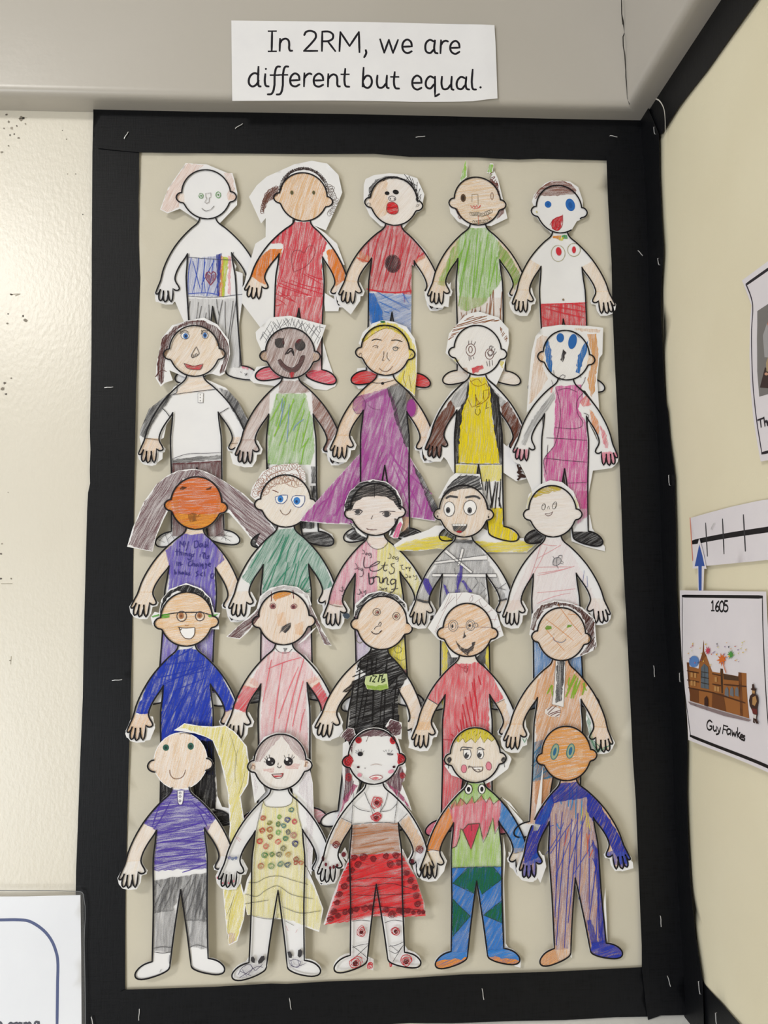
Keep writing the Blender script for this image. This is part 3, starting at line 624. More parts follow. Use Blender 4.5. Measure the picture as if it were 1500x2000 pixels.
def figure(row, crop, hx, hy, cx, cy, label, spec, m=0.0008, lifts=(), base=0.0, nohead=False):
    ox, oy, k = CROPS[crop]
    P = lambda x, y: np.array(FP.px(ox + x / k, oy + y / k))
    h0 = P(hx, hy); c = P(cx, cy) - h0; ang = math.atan2(c[0], -c[1]); ca, sa = math.cos(ang), math.sin(ang)
    def place(q):
        q = np.asarray(q); return np.stack([q[:, 0] * ca - q[:, 1] * sa, q[:, 0] * sa + q[:, 1] * ca], 1) + h0
    ph = rng.uniform(0, 6, 4); b0 = base + 0.0026 + 0.0017 * (row - 1)
    def lift(v):
        u, w = (v[:, 0] - h0[0]) * 1000, (h0[1] - v[:, 1]) * 1000; s = np.clip((w + 32) / 300, -0.1, 1.1)
        g = np.clip(1 - ((s - 0.5) / 0.58) ** 2, 0, 1); r = np.where(u < 0, np.minimum(1.1 * np.abs(u / 62) ** 1.3, 1.6), np.minimum(0.72 * (u / 62) ** 2, 1.2))
        h = b0 + 0.001 * (6.6 * (1 - s) + 4.6 * g * r - 2.3 * np.clip(u / 62, -1.5, 1.5) + 0.28 * np.sin(u / 21 + ph[0]) * np.sin(w / 29 + ph[1]))
        for lx, ly, lr, la in lifts:
            p = P(lx, ly); d2 = ((v[:, 0] - p[0]) ** 2 + (v[:, 1] - p[1]) ** 2) * 1e6; h = h + 0.001 * la * np.exp(-d2 / (lr * lr))
        return h
    head, body, pap = place(THEAD), place(TBODY), place(TPAPER)
    feet = place(t2([(0, 412)]))[0]; bp_ = BACK.world([feet], 0.001)[0]
    root = tag(empty('paper_figure', bp_), label, 'paper figure', 'paper figures on the display board'); NFIG[0] += 1
    A = Art(FP, None, root, crop, bp_); A.pl = Plane('back', 0.0, 0.0085); A.lift = lift; A.n = 1
    rows = [r.strip().split('|') for r in spec.strip().split('\n') if r.strip()]
    extra, cut = [], []
    for r in rows:
        if r[0] == 'P': extra += A.pts(r[1])
        if r[0] == 'X': cut += A.pts(r[1])
    inc = [offset(head, m), offset(pap, m)] + [np.array(q) for q in extra]
    if NFIG[0] % 5 != 1: inc.append(offset(place(t2(HULL + rel('-66,190 -97,190'))), 0.0024))      # white left round the hand that lies over the neighbour's
    v, f = region(inc, (), cut, 0.005); hh = lift(v)
    V, F = solid(v, f, A.pl.world(v, hh), A.pl.world(v, hh - 0.00022)); link('paper', V, F, M_PAPER, root, bp_)
    A.clip, A.cut = inc, cut
    clipd = {'b': [[body]], 'h': [[head]], '-': [], 'bh': [[body, head]]}
    last = [root]
    def polys(s):
        s = s.strip()
        if s.startswith('@'): return [body if q == 'body' else head if q == 'head' else place(REG[q]) for q in s[1:].split('@')]
        return A.pts(s)
    def es(s):
        out = []
        for e in s.split('/'):
            e = e.strip(); c = crop
            if e[1:2] == ':': c, e = e[0], e[2:]
            v = [float(t) for t in e.split(',')]; a, b = CROPS[c], CROPS[crop]
            v[0] = ((a[0] + v[0] / a[2]) - b[0]) * b[2]; v[1] = ((a[1] + v[1] / a[2]) - b[1]) * b[2]; out.append(v)
        return out
    mm = 0.573 / 3.6585 * MM
    for r in rows:
        t = r[0]
        if t in 'PX': continue
        name, col = r[1], C.get(r[2], r[2]); sub = name.startswith('^'); name = name.lstrip('^'); par = last[0] if sub else root; n0 = len(COL.objects); o = None
        kk = 3.65854 / CROPS[r[-1][0]][2] if r[-1][1:2] == ':' and r[-1][0] in CROPS else 1.0
        if t == 'F':
            dn = float(r[3])
            if name in SKIN and dn < 0.9: dn *= 0.86; col = paler(col)
            for q in polys(r[6]):
                if not r[6].startswith('@'):                     # a child's crayon never follows the edge exactly
                    q = np.array(resample(q, 0.0028)); q = q + rng.normal(0, 0.00045, q.shape)
                o = A.fill(name, [q], col, dn, float(r[4]), clipd[r[5]], parent=par) or o
        elif t == 'I':
            for q in polys(r[3]): o = A.fill(name, [q], col, ink=True, parent=par) or o
        elif t == 'E':
            for e in es(r[4]): o = A.fill(name, [A.ell(e)], col, float(r[3]), 60, ink=float(r[3]) >= 1, parent=par)
        elif t == 'O':
            for e in es(r[4]): o = A.lines(name, [A.ell(e)], col, float(r[3]) * mm, False, closed=True, crayon=True, dens=1.6, parent=par)
        elif t == 'L':
            sm = not r[4].startswith('~'); ps = A.pts(r[4].lstrip('~')); short = []
            for q in ps:                                         # long strokes are parts of their own, tiny ticks stay together
                L = sum(math.dist(a, b) for a, b in zip(q, q[1:]))
                if L < 0.009 or name in ('lettering', 'panel_letters', 'doodle'): short.append(q)
                else: o = A.lines(name, [q], col, float(r[3]) * mm, sm, True, dens=1.7, parent=par) or o
            if short:
                o = A.lines(name, short, col, float(r[3]) * mm, sm, True, dens=1.7, parent=par) or o
                if o and len(short) > 1 and name not in ('lettering', 'panel_letters'): o['kind'] = 'stuff'
        elif t == 'S': o = A.scribble(name, polys(r[7]), col, float(r[3]) * mm, float(r[4]), float(r[5]) * mm, 1.5, clipd[r[6]])
        elif t == 'W': o = A.curls(name, r[6], col, float(r[3]) * mm, float(r[4]) * mm, float(r[5]) * mm)
        elif t == 'R':
            for e in es(r[4]): o = A.rosette(name, e, col, float(r[3]) * mm, *((2, 0.3) if name == 'ring' else ()))
        if o and not sub: last[0] = o
    # the printed black outline
    ls = [place(q) for q in LINES_L] + [place(mir(q)) for q in LINES_L]
    if nohead: ls = [q for i, q in enumerate(ls) if i not in (0, 7)] + [place(t2(EAR)), place(mir(t2(EAR)))]
    A.lines('printed_outline', [smooth(q, False, 2, 62) for q in ls], '131117', 0.0016, False, maxstep=0.006)
    return root
# ---------------------------------------------------------------- the 25 figures: read on enlargements A..O of the photograph
# P paper, X cut away, F crayon field, I inked field, E ellipses, O rings, L lines, S scribble, W curls, R rosettes; ^name = a sub-part of the part before
figure(1, 'A', 488, 295, 530, 1100, 'cutout figure with pale orange hair and blue striped top with heart, leftmost of top row', '''
P|340,75 490,80 640,140 672,138 688,190 708,280 705,365 580,495 430,480 300,400 215,437 162,413 215,260
P|200,850 125,1040 130,1066 180,1072 265,1060 325,1200 370,1230 360,740 280,780 / 665,740 700,800 690,830 745,850 745,1010 720,1200 712,1330 650,1330
F|hair|e0a27c|.42|60|-|345,80 470,84 420,130 340,190 318,260 300,300 290,390 215,430 170,410 220,260 / 612,135 668,142 690,250 700,330 640,330 632,300 645,250
F|ear|e3ab80|.4|70|h|282,300 330,290 335,365 290,365 / 652,290 705,300 700,365 655,360
F|top|3a5db4|.46|84|-|358,748 590,725 580,1012 352,1012
S|top_stroke|2f4fb8|5|82|34|-|358,748 570,728 565,1012 352,1012
L|top_stroke|2f4fb8|5|390,770 440,960 / 450,930 540,760 / 360,1000 480,990 565,1000
F|stripe|2a3590|.95|86|-|556,715 592,712 580,1016 563,1018
F|stripe|d98a34|.85|88|-|590,728 612,735 606,1018 580,1014
F|stripe|bccb3c|.9|86|-|606,730 642,740 625,900 612,1024 596,1016
F|stripe|e79aa4|.7|86|-|640,722 662,735 655,1005 638,1000
L|heart|8c3a4c|7|514,935 482,885 485,850 505,840 517,858 532,838 550,850 548,885 514,935
F|heart|8a3f52|.75|80|-|514,930 484,880 488,852 517,860 548,850 546,885
L|hem|3b3f58|4|360,742 500,748 690,758 / 345,1018 560,1020 745,998 / 364,718 362,745 / 680,700 668,745
F|trousers|5c5c60|.36|86|b|352,1035 700,1030 735,1520 620,1530 590,1300 530,1105 500,1530 370,1530
S|trouser_stroke|58585c|5|84|34|b|352,1040 700,1030 735,1520 620,1530 590,1300 535,1110 500,1530 370,1530
O|eye|4f8a4a|5|450,305,15,17 / 572,296,17,21
E|pupil|4f8a4a|1|450,305,5,6 / 572,296,6,7
L|nose|6f655f|4|~482,290 520,283 520,312 508,320 506,350 / 482,290 485,318 492,320 476,350 490,358 506,350
L|mouth|55504e|4|455,394 480,411 505,407 525,395 542,375
F|shoe|c9c6c6|.3|70|-|@footL@footR
E|shoe_spot|e2798e|.8|D:825,372,18,26 / D:880,385,14,20 / D:850,392,10,12
L|shoe_mark|333338|5|D:800,418 806,424 / D:830,432 848,440 / D:848,428 834,446
''')
figure(1, 'A', 1180, 312, 1147, 1115, 'cutout figure with brown curls, red dress and orange lower sleeves in the top row', '''
P|1115,80 920,175 850,240 795,325 880,510 913,470 912,610 1100,520 / 1115,80 1240,52 1350,70 1430,150 1458,275 1420,370 1340,545 1180,480 900,400
P|1090,480 840,655 790,830 750,1000 745,1080 885,1262 1000,1250 1000,780 / 1320,980 1440,1060 1430,1118 1335,1118
P|D:1388,180 1430,330 1490,500 1480,520 1420,548 1330,540 1200,460 / D:920,390 870,480 900,505 1060,525 1100,480 1000,380
P|1240,500 1330,560 1420,640 1475,790 1400,800
F|face|d99a52|.72|72|h|@head
F|forehead|efd9bd|.5|45|h|1080,180 1150,150 1180,210 1110,240
W|hair|3a2c2a|5|9|16|1012,270 1035,195 1085,140 1150,112 1215,110 1290,145 1340,205 1352,260
W|hair|3a2c2a|5|7|13|1040,190 1090,138 1160,110 1220,112 1290,150 1330,200
W|curl|6f625e|3|20|17|1365,230 1385,290 1410,330 1400,390 1360,430 / 1385,250 1360,300
F|ponytail|6e4438|.85|65|-|1005,240 960,258 915,300 890,360 885,420 895,440 925,360 980,320 1010,285
W|ponytail|6e4438|4|12|14|990,250 930,290 900,360 885,430
F|dress|d23a4a|.86|78|b|1110,490 1250,490 1300,560 1350,640 1310,740 1325,1015 980,1015 985,1000 1010,760 1040,650 930,650
S|dress_stroke|c92f40|6|-18|36|b|1010,900 1310,850 1320,1000 980,1100
F|sleeve|df7a1e|.95|82|b|865,760 940,690 1032,682 1010,770 940,860 905,945 810,890 / 1345,690 1410,665 1475,830 1475,900 1412,940 1370,850
F|hand|efc49a|.5|75|b|@handL@handR
L|heart|8a3a44|3|1110,840 1095,760 1108,700 1150,690 1185,710 1215,660 1250,655 1265,700 1200,800 1110,845
E|eye|5f5a3c|1|1098,283,11,15 / 1253,279,10,14
F|leg|d2434f|.78|80|b|A:960,1015 1340,1015 1340,1300 1147,1300 1147,1110 1120,1300 960,1300
F|leg|dd7a82|.5|80|b|A:960,1300 1340,1300 1340,1560 960,1560
F|shoe|d8405a|.85|15|b|@footL@footR
''')
figure(1, 'B', 472, 345, 460, 1135, 'cutout figure with open red lips and red shirt with black disc in the top row', '''
P|258,230 270,190 330,160 440,143 560,150 640,175 692,290 675,370 620,440 540,530 380,520 300,450 255,350
P|95,960 72,1080 165,1156 232,1055 240,960 / 620,600 700,690 790,860 700,800
X|601,790 625,800 690,960 700,1030 690,1400 598,1400
P|E:510,390 430,400 420,520 440,545 560,530 / E:840,400 930,480 920,530 860,545
F|face|e8bd8c|.3|50|h|@head
F|cheek|e3ad74|.5|62|h|300,200 420,180 440,420 350,480 295,380
F|hair|252326|.9|40|-|290,330 298,250 340,198 400,172 460,163 520,170 600,205 640,260 650,345 634,345 620,260 570,205 500,180 420,188 350,225 312,270 302,335
L|hair|252326|5|~600,215 548,150 / 612,225 580,160 / 625,245 605,180 / 635,270 640,205 / 642,300 660,250 / 640,335 668,290 / 560,190 575,170 / 655,340 664,310 / 590,205 640,230
E|eye|1d1b1d|1|424,287,17,13 / 486,277,22,16,12
O|nose|5a5560|4|460,324,26,18
E|nostril|4a4650|1|448,326,4,6 / 476,326,4,6
F|lips|d11f2a|1.2|15|-|425,365 440,352 468,350 495,368 502,390 503,415 485,432 455,433 425,420 420,400
L|lip_line|7a1a22|4|422,392 460,388 502,393 / 425,365 440,352 468,350 495,368 502,390 503,415 485,432 455,433 425,420 420,400 425,365
L|ear_line|6a6660|3|275,388 285,362 305,365 300,385 / 630,382 640,360 655,365 640,380
F|shirt|c93642|.72|74|b|385,515 545,515 610,600 700,690 695,745 610,790 602,1000 285,990 300,790 215,770 240,690
S|shirt_stroke|c43240|6|75|32|b|385,520 540,520 680,720 610,790 600,990 295,985 300,790 225,760
L|hem|c62f3c|10|280,972 380,985 500,988 598,975 / 210,755 300,782
L|shirt_drip|c43240|8|545,990 550,1055
E|disc|2d2a2e|.95|465,785,50,58
O|disc_ring|3a3336|5|465,785,54,62
F|arm|e8b27a|.5|70|b|@foreL@foreR
F|hand|e6bc90|.5|70|b|@handL@handR
F|trousers|2f74c2|.62|20|b|282,1000 601,1000 601,1420 330,1420 
F|trousers|2a6cc0|.95|82|b|282,1000 330,1000 390,1130 400,1330 320,1330
S|trouser_stroke|2a6cc0|6|-20|34|b|330,1010 598,1010 598,1110 420,1130
F|shoe|d0282f|1|12|b|@footL@footR
F|leg|d9d4d8|.3|80|b|@legR
''')
figure(1, 'B', 1068, 343, 1090, 1140, 'bearded cutout figure with two green horns and scribbled green shirt in the top row', '''
P|940,215 985,48 995,170 / 1136,140 1160,70 1184,72 1180,145 / 1190,123 1218,180 1250,310 1286,460 1170,515 1000,500 / 868,380 875,430 930,490 1010,525 1060,420
P|690,1000 705,1060 740,1085 862,1100 880,920 850,960
X|C:85,850 60,770 80,900
F|horn|8fc04a|.95|82|-|945,200 985,55 993,165 / 1140,132 1160,75 1180,75 1176,140
F|face|d9ae74|.62|12|h|@head
F|hair|6a3833|.9|20|-|935,220 985,180 1080,160 1150,168 1215,212 1234,300 1222,300 1195,225 1140,180 1070,170 990,192
S|hair|6a3833|5|50|16|-|1120,140 1180,130 1195,165 1225,230 1180,200
F|sideburn|7a4a44|.75|60|-|1228,400 1262,385 1260,430 1205,470 / 905,400 925,400 955,460 945,475
E|eye|5f4a38|1|967,321,19,28
E|^iris|3b2f28|1|966,322,9,17
O|eye|8a6a58|4|1174,303,9,25
L|nose|8a7a62|4|~1030,345 1030,293 1073,293 1075,368
L|nose_scribble|c8504a|4|1020,372 1030,390 1045,372 1050,388 1065,370 1075,390 1092,368 1085,385 1040,395
W|beard|6f6a5c|3|13|15|1018,435 1060,432 1110,435 1170,410
W|beard|6f6a5c|3|13|15|1040,492 1090,488 1140,480 1165,465
L|beard_line|c8604a|4|1075,445 1080,515 / 1140,440 1160,470
F|arm|cfa266|.6|60|b|@armL@armR
F|shirt|84b93e|.66|84|b|1000,535 1130,530 1235,640 1220,780 1245,900 1200,960 1130,1060 1000,1130 945,1110 925,780 905,860 830,960 780,940 900,660
F|sleeve|79a83a|.72|60|b|1235,650 1300,720 1385,880 1335,970 1275,850 1210,740
S|shirt_stroke|79b236|6|82|36|b|980,580 1140,545 1220,780 1230,900 1000,1120 950,1100 930,800 800,950
S|trousers|8a5233|6|84|26|b|950,1145 1060,1090 1130,1060 1180,945 1235,950 1250,1330 950,1330
F|leg|c9a27a|.3|84|b|@legL@legR
F|hand|d9b183|.55|70|b|@handL@handR
F|shoe|e6c9a0|.4|20|b|@footL@footR
''')
figure(1, 'C', 480, 400, 517, 1175, 'cutout figure with blue eyes, open red mouth and red shorts, rightmost of top row', '''
P|285,350 300,300 380,215 430,195 560,200 620,240 652,330 658,440 600,480 545,580 430,578 350,490 / 140,1080 150,1110 205,1152 240,1130 312,1060 285,960
X|612,480 640,470 660,520 580,600 555,575
F|hair|8a5a4e|.82|8|-|305,335 330,272 400,213 470,198 560,212 610,262 603,285 470,302 345,305
L|hair|7d4f44|4|320,290 400,215 500,195 590,240 / 400,222 480,202 560,215 / 300,320 340,260 420,210
E|eye|2c6bbb|1|402,366,24,24 / 563,366,33,45,-18
E|^iris|245aa4|1|402,366,10,10 / 563,368,14,22,-18
F|mouth|c9303a|1.1|60|-|506,440 502,520 485,545 455,552 432,535 432,490 465,458
L|mouth|a8222c|5|508,438 502,520 470,550 433,532 433,488 465,458 508,450 / 440,470 415,512
O|tongue|a8222c|4|472,505,16,26
F|necklace|d98a2a|.95|60|b|440,590 500,585 495,615 440,605
F|necklace|4a9a5c|.95|60|b|505,580 540,580 540,608 510,612
F|necklace|d9cf3a|.8|60|b|480,600 515,595 512,620 480,620
O|badge|a09a72|4|476,712,50,57 / 590,685,46,46
E|badge_centre|cf3340|1|480,698,20,30,-10 / 590,685,14,24
F|arm|e6c196|.5|70|b|@foreL@foreR
F|hand|e9cba6|.5|70|b|@handL@handR
E|navel|8a7a68|1|517,1038,8,8
E|ear_mark|d9cf9a|1|318,425,6,8
F|shorts|cf3540|.85|86|b|352,1078 685,1060 692,1330 530,1330 515,1172 500,1330 352,1330
L|waistband|cf2f3c|8|355,1078 500,1068 685,1060
S|shorts_stroke|c92f3c|7|-8|40|b|355,1075 685,1060 690,1200 520,1160 360,1200
F|shoe|3a3638|.5|30|b|@footL
''', lifts=[(600, 1000, 30, -1)])
figure(2, 'D', 480, 283, 492, 1105, 'cutout figure with long dark hair, blue eyes and white long-sleeved top, leftmost of second row', '''
P|545,42 640,90 722,200 730,300 690,440 655,457 600,440 420,470 300,420 325,490 270,510 240,538 205,480 210,380 250,190 320,100 420,66
P|330,560 160,700 100,850 92,900 110,985 260,900 / 560,480 700,540 790,640 862,780 865,860 700,700 / 90,985 120,1092 180,1102 250,1050 255,950 
P|430,470 330,540 300,600 480,600 600,560 550,470
F|hair|562d2b|.86|80|-|222,470 214,380 250,200 340,110 430,70 540,62 640,110 700,200 725,260 692,430 655,440 688,330 655,270 612,170 540,105 450,90 370,120 310,200 298,290 272,340 262,500 242,522
L|hair|562d2b|5|235,500 225,380 262,230 350,125 450,75 560,72 / 640,120 710,220 715,330 680,420 / 250,510 245,400 285,250 / 222,440 205,470 250,420 280,430
F|face|d3b086|.56|60|h|@head
I|eye|f4f3f4|382,170 400,152 425,150 440,175 425,196 395,195 / 532,165 545,148 562,150 574,172 560,192 538,186
O|eye_line|55525a|4|411,173,29,24 / 553,168,21,23
E|iris|3b6cae|1|415,175,17,20 / 552,168,14,19
E|^pupil|24304a|1|417,176,8,9 / 553,169,7,9
L|brow|4a4240|5|375,160 390,145 415,138 440,150 / 525,160 540,135 560,138 578,135 / 385,150 378,140 / 530,150 528,132
L|nose|4f4a4a|4|490,250 472,280 455,318 462,330 480,322 498,312 510,300 500,270 490,250
O|nostril|4f4a4a|4|465,316,9,8 / 490,308,9,8
F|mouth|c24a50|1|10|-|405,372 430,378 470,388 510,380 537,370 520,410 470,412 425,402
L|mouth|5a3a3a|4|403,370 430,378 470,388 510,380 537,370 520,410 470,412 425,402 403,370
F|neck|e6c29c|.5|20|b|425,465 545,465 610,550 340,600
L|neckline|4a484c|5|300,600 420,578 540,562 640,550 / 355,520 350,580 330,590
I|placket|f4f3f4|502,580 540,580 537,648 502,648
L|placket_line|55525a|3|~502,580 540,580 537,648 502,648 502,580
E|button|333338|1|518,592,3,4 / 518,612,3,4 / 518,634,3,4
F|cape|3f3f42|.82|62|-|305,575 160,700 100,840 95,888 135,905 205,770 320,610 / 650,540 740,570 805,650 862,790 852,858 820,830 740,690 690,600
L|cuff|3a3a3e|6|135,910 180,912 222,918 / 250,690 280,720 305,755 / 650,725 685,705 718,685 / 730,940 790,935
F|hand|e6b486|.55|70|b|@handL@handR
F|belt|2c2a2c|.85|4|b|318,1055 500,1032 668,1022 668,1050 480,1065 325,1082
L|belt_line|55525a|4|320,1050 420,1015 560,1008 668,1002
F|trousers|5f3436|.82|86|b|318,1088 500,1078 670,1066 690,1600 560,1600 492,1100 440,1600 318,1600
L|waistband|5a2f33|10|325,1086 500,1076 665,1064
L|shoe_web|3a3a3e|3|~G:262,590 340,545 / G:300,548 330,635 / G:262,610 310,560 / G:255,600 300,620 / G:340,550 370,600 / G:320,600 360,560 / G:640,590 720,540 / G:690,560 780,580 / G:720,545 735,610 / G:750,540 700,600 / G:700,570 770,610
''')
figure(2, 'D', 1160, 297, 1170, 1120, 'dark brown faced cutout figure with grey scribbled hair and green top, second row', '''
P|735,1010 755,1090 800,1106 875,1075 / 915,150 1020,45 1160,30 1415,95 1390,170 1340,290 960,290 920,200 / 880,900 940,930 900,1010 / 990,900 990,1400 1100,1400 1180,1500 1345,1500 1355,1100
S|hair|77777c|4|62|20|-|940,190 1035,62 1165,45 1385,108 1370,215 1335,235 1285,150 1160,100 1050,130 985,240 950,240
S|hair|6a6a70|4|118|24|-|940,190 1035,62 1165,45 1385,108 1335,235 1285,150 1160,100 985,240
F|face|835042|.74|70|h|@head
F|ear|e0c0a4|.5|60|h|950,300 990,290 1000,370 950,360 / 1325,290 1365,300 1360,370 1318,368
E|eye|3a3638|1|1085,225,34,36 / 1230,240,38,38
E|^eye_streak|7a2a34|.9|1108,212,10,22 / 1222,210,22,14,-30
F|eye_smudge|5a5454|.8|60|-|1050,200 1120,190 1115,255 1060,255 / 1195,235 1240,190 1265,240 1225,280 1195,265
L|nose|2f2a2c|9|1125,305 1160,262 1175,268 1185,312 / 1140,300 1168,275 1180,300
L|mouth|5c4444|27|1085,352 1110,382 1140,405 1175,418 1210,400 1235,360 1250,322
L|mouth_edge|453232|4|1070,350 1090,340 1130,385 1175,400 1215,370 1240,315 1262,312 1258,340 1225,405 1180,435 1120,415 1075,365
F|tongue|b8333e|1|80|-|1155,432 1192,430 1182,480 1165,478
F|arm|a8735e|.55|62|b|@armL@handL
F|arm|854c38|.85|62|b|@armR@handR
F|neck|8a5848|.7|60|b|1090,490 1230,490 1300,570 1240,580 1070,580
F|top|7db444|.62|78|b|1065,585 1265,580 1295,700 1320,760 1330,1000 1300,1090 1000,1090 1005,760 1030,700
S|top_stroke|86b83c|6|70|34|b|1060,590 1270,590 1290,720 1270,900 1200,990 1060,970 1030,780
S|top_stroke|7a94c4|6|72|60|b|1080,620 1260,640 1240,850 1090,930
L|green_streak|7fb43a|7|1290,900 1260,960 1235,1085 / 1240,970 1280,920
F|trousers|2b2a2c|.8|84|b|985,1080 1012,1085 1005,1140 985,1145 / 1310,1100 1340,1105 1335,1220 1305,1220
F|trousers|262527|.95|84|b|G:1340,215 1380,210 1375,330 1345,290 / G:1010,60 1050,100 1040,110 / G:1330,440 1365,430 1365,520 1250,520 1270,480
F|shoe|2b2a2c|.9|10|b|@footL@footR
P|H:130,500 250,560 265,590 240,640 60,630
L|top_mark|2b2a2c|6|1060,1095 1075,1110
''')
figure(2, 'E', 630, 278, 627, 1100, 'winking cutout figure with long yellow hair and wide purple dress in the second row', '''
P|440,230 470,150 540,85 610,62 690,72 780,105 840,190 857,280 855,440 840,600 800,560 690,490
P|460,1000 250,1230 20,1494 200,1512 370,1516 600,1500 800,1462 988,1492 1018,1440 1000,1380 900,1180 808,1030
F|face|e0ad78|.62|55|h|@head
F|hair|e6d540|.82|82|-|460,215 515,125 610,78 700,84 790,150 845,260 852,440 838,592 800,555 690,488 770,400 800,310 790,220 740,160 640,118 560,145 480,222
L|hair_line|8a7a2a|4|470,220 540,165 640,118 730,145 790,205 / 800,450 815,540 / 770,420 760,470 780,530 / 445,190 480,120
L|headband|3f7a4a|4|545,120 552,108 / 580,110 590,98 / 605,108 612,96 / 635,112 640,98 / 660,115 665,100
E|headband_gem|2f6a4a|1|612,74,18,8
L|brow|3a3632|8|535,208 560,198 605,205 / 675,205 710,202 750,213
L|eye|5a4a40|4|540,252 558,243 578,248 572,262 / 555,258 572,252
O|eye|4a5a64|4|702,263,17,14
L|eye_lash|4a4644|3|685,255 705,258 732,258 / 715,250 725,262 / 700,262 705,268
L|nose|5a4a40|4|620,285 618,320 608,348 622,346 / 645,292 642,325 660,350
L|mouth|5a3a34|4|588,405 610,422 640,425 665,410 682,388
L|ear_line|5a5048|3|442,312 452,298 462,308 458,335 / 805,318 818,298 826,308
F|neck|e0b184|.6|30|b|500,470 690,480 720,520 640,545 520,590 430,640
L|choker|2c2628|5|525,502 570,510 620,505 690,488
E|pendant|222024|1|611,511,11,10
F|arm|e2b184|.6|66|b|@armL@armR@handL@handR
F|dress|a8459c|.86|76|-|465,640 560,585 645,545 690,620 760,900 812,1040 900,1240 985,1440 985,1485 800,1458 600,1495 370,1512 200,1506 25,1492 250,1232 450,1010 470,740
S|dress_stroke|9c3c92|6|62|60|-|450,1020 640,1000 600,1490 50,1490
S|dress_stroke|a03f96|6|118|60|-|640,1000 800,1040 960,1450 620,1480
F|dress_panel|3c3a3e|.82|66|-|640,540 720,508 780,560 835,620 790,660 800,960 778,960 715,800
F|dress_panel|3a383c|.85|56|-|812,1050 905,1190 1015,1410 1000,1440 965,1420 880,1220
F|puff_sleeve|a8559e|.7|50|-|398,670 420,620 460,600 640,545 650,580 490,650 480,710 430,732 402,705
L|puff_edge|6a3a64|4|398,690 410,630 460,602 488,650 475,715 425,730 398,690
E|puff_sleeve|9a3f90|1|818,685,32,60
O|^puff_edge|8a4a84|4|820,685,38,64
L|fold|7a4a70|3|560,1150 580,1060 610,1000 / 500,660 540,690 600,700
F|leg|d6a684|.7|80|b|H:740,440 800,430 800,560 735,540
F|shoe|242224|1.1|30|-|H:350,560 420,535 480,580 500,600 400,605 350,585 / H:720,575 760,540 800,510 880,548 830,565 770,580
P|H:350,540 490,560 490,605 360,605 / H:715,590 795,505 885,550 770,585
''', lifts=[])
figure(2, 'F', 410, 277, 419, 1085, 'cutout figure in yellow tunic with brown arms above a yellow base, second row', '''
P|180,300 205,160 300,50 345,15 420,0 560,40 632,120 636,220 600,400 545,522 480,470 350,460 280,385
P|350,480 220,570 130,700 60,850 30,955 40,1020 60,1048 150,1020 190,1060 232,1140 245,1150 250,760 / 580,700 592,930 660,990 762,1190 690,1207 590,1140 / 560,560 690,760 600,700
P|I:-190,640 -120,590 -20,560 60,530 110,500 240,500 420,500 560,570 640,590 780,588 850,620 770,690 400,690 250,680 120,664 0,682 -160,680
F|face|e2e1e3|.25|60|h|@head
S|hair|8a5a38|6|18|12|-|198,215 245,110 330,45 430,22 565,52 560,70 430,78 340,98 255,160
S|hair|8a5a38|5|55|14|-|560,100 590,125 632,205 622,218 580,160
F|hair|b07a50|.6|60|-|300,400 330,400 345,450 310,450
F|side_patch|e2d46a|.7|50|-|235,335 280,350 270,370 240,350 / 575,350 600,350 590,400 575,390
O|eye|6e4a46|5|361,274,34,43 / 359,271,13,23 / 496,301,30,37 / 500,295,16,22
L|eyelash|55484a|5|~345,232 347,210 / 365,232 368,210 / 385,236 396,214 / 348,320 350,350 / 360,325 363,342 / 380,322 384,336
L|eyelash|4a4044|5|495,262 500,245 515,245 / 510,275 515,252 525,250 / 525,290 535,262 / 530,305 545,285 / 475,355 482,385 / 495,348 498,388 / 515,345 518,380 / 480,290 500,310 520,300
F|lips|d34a52|.95|35|-|370,400 445,378 455,400 410,435 372,446 / 380,390 440,382 430,392
F|sleeve|5a5a5c|.55|62|b|345,485 250,580 205,650 250,690 335,650 / 500,520 570,600 620,640 560,700 515,640
F|shirt_side|1e1c1e|1.15|86|b|345,480 325,620 265,720 245,800 235,1082 278,1078 290,850 318,690 355,560 / 468,478 510,540 562,610 578,760 596,900 600,1085 570,1085 535,860 508,700 500,560
F|shirt|e3cf14|1.05|84|b|352,470 468,466 503,560 515,760 556,980 572,1080 272,1076 282,860 305,690 348,600
L|doodle|8a5a1c|4|350,480 380,520 420,530 470,510 490,550 480,620 430,660 400,610 395,590 410,660 440,640 / 460,560 490,555 495,600 460,640 450,580 / 360,500 410,480 440,510 / 340,620 370,680 440,650
L|doodle|4a3a20|4|398,590 400,680 430,670 / 480,640 470,690 490,680 / 400,690 395,720 415,738 430,715 425,690 / 455,560 450,620
F|arm|66321f|.95|60|b|215,640 250,690 245,740 190,850 195,960 180,1050 20,1050 40,930 130,750 / 575,680 625,640 695,760 740,850 690,1000 610,990 640,880 590,760
L|waistband|3a3a2c|5|250,1080 400,1085 590,1085
F|trousers|e6d840|.75|80|b|240,1092 405,1092 410,1500 240,1500 / 430,1095 588,1095 585,1200 440,1210
F|boot|e0ca18|1.05|80|b|I:530,372 600,372 590,490 700,560 690,610 470,600 465,400
S|sock|1f1d1f|9|86|16|b|I:470,170 575,165 580,380 515,380 475,330
F|boot_left|3a3a24|.9|60|b|@footL
F|yellow_base|e6d428|.8|4|-|I:-180,660 -80,610 40,590 130,570 250,600 430,610 560,620 700,600 835,630 770,688 400,688 250,678 120,662 0,680 -160,678
I|brown_stain|38211c|I:690,70 700,60 705,85 722,78 725,100 712,105 735,118 715,125 738,135 762,152 748,160 720,158 702,180 690,172 705,155 692,145 712,140 690,122 700,105
''', lifts=[(700, 1180, 30, 2)])
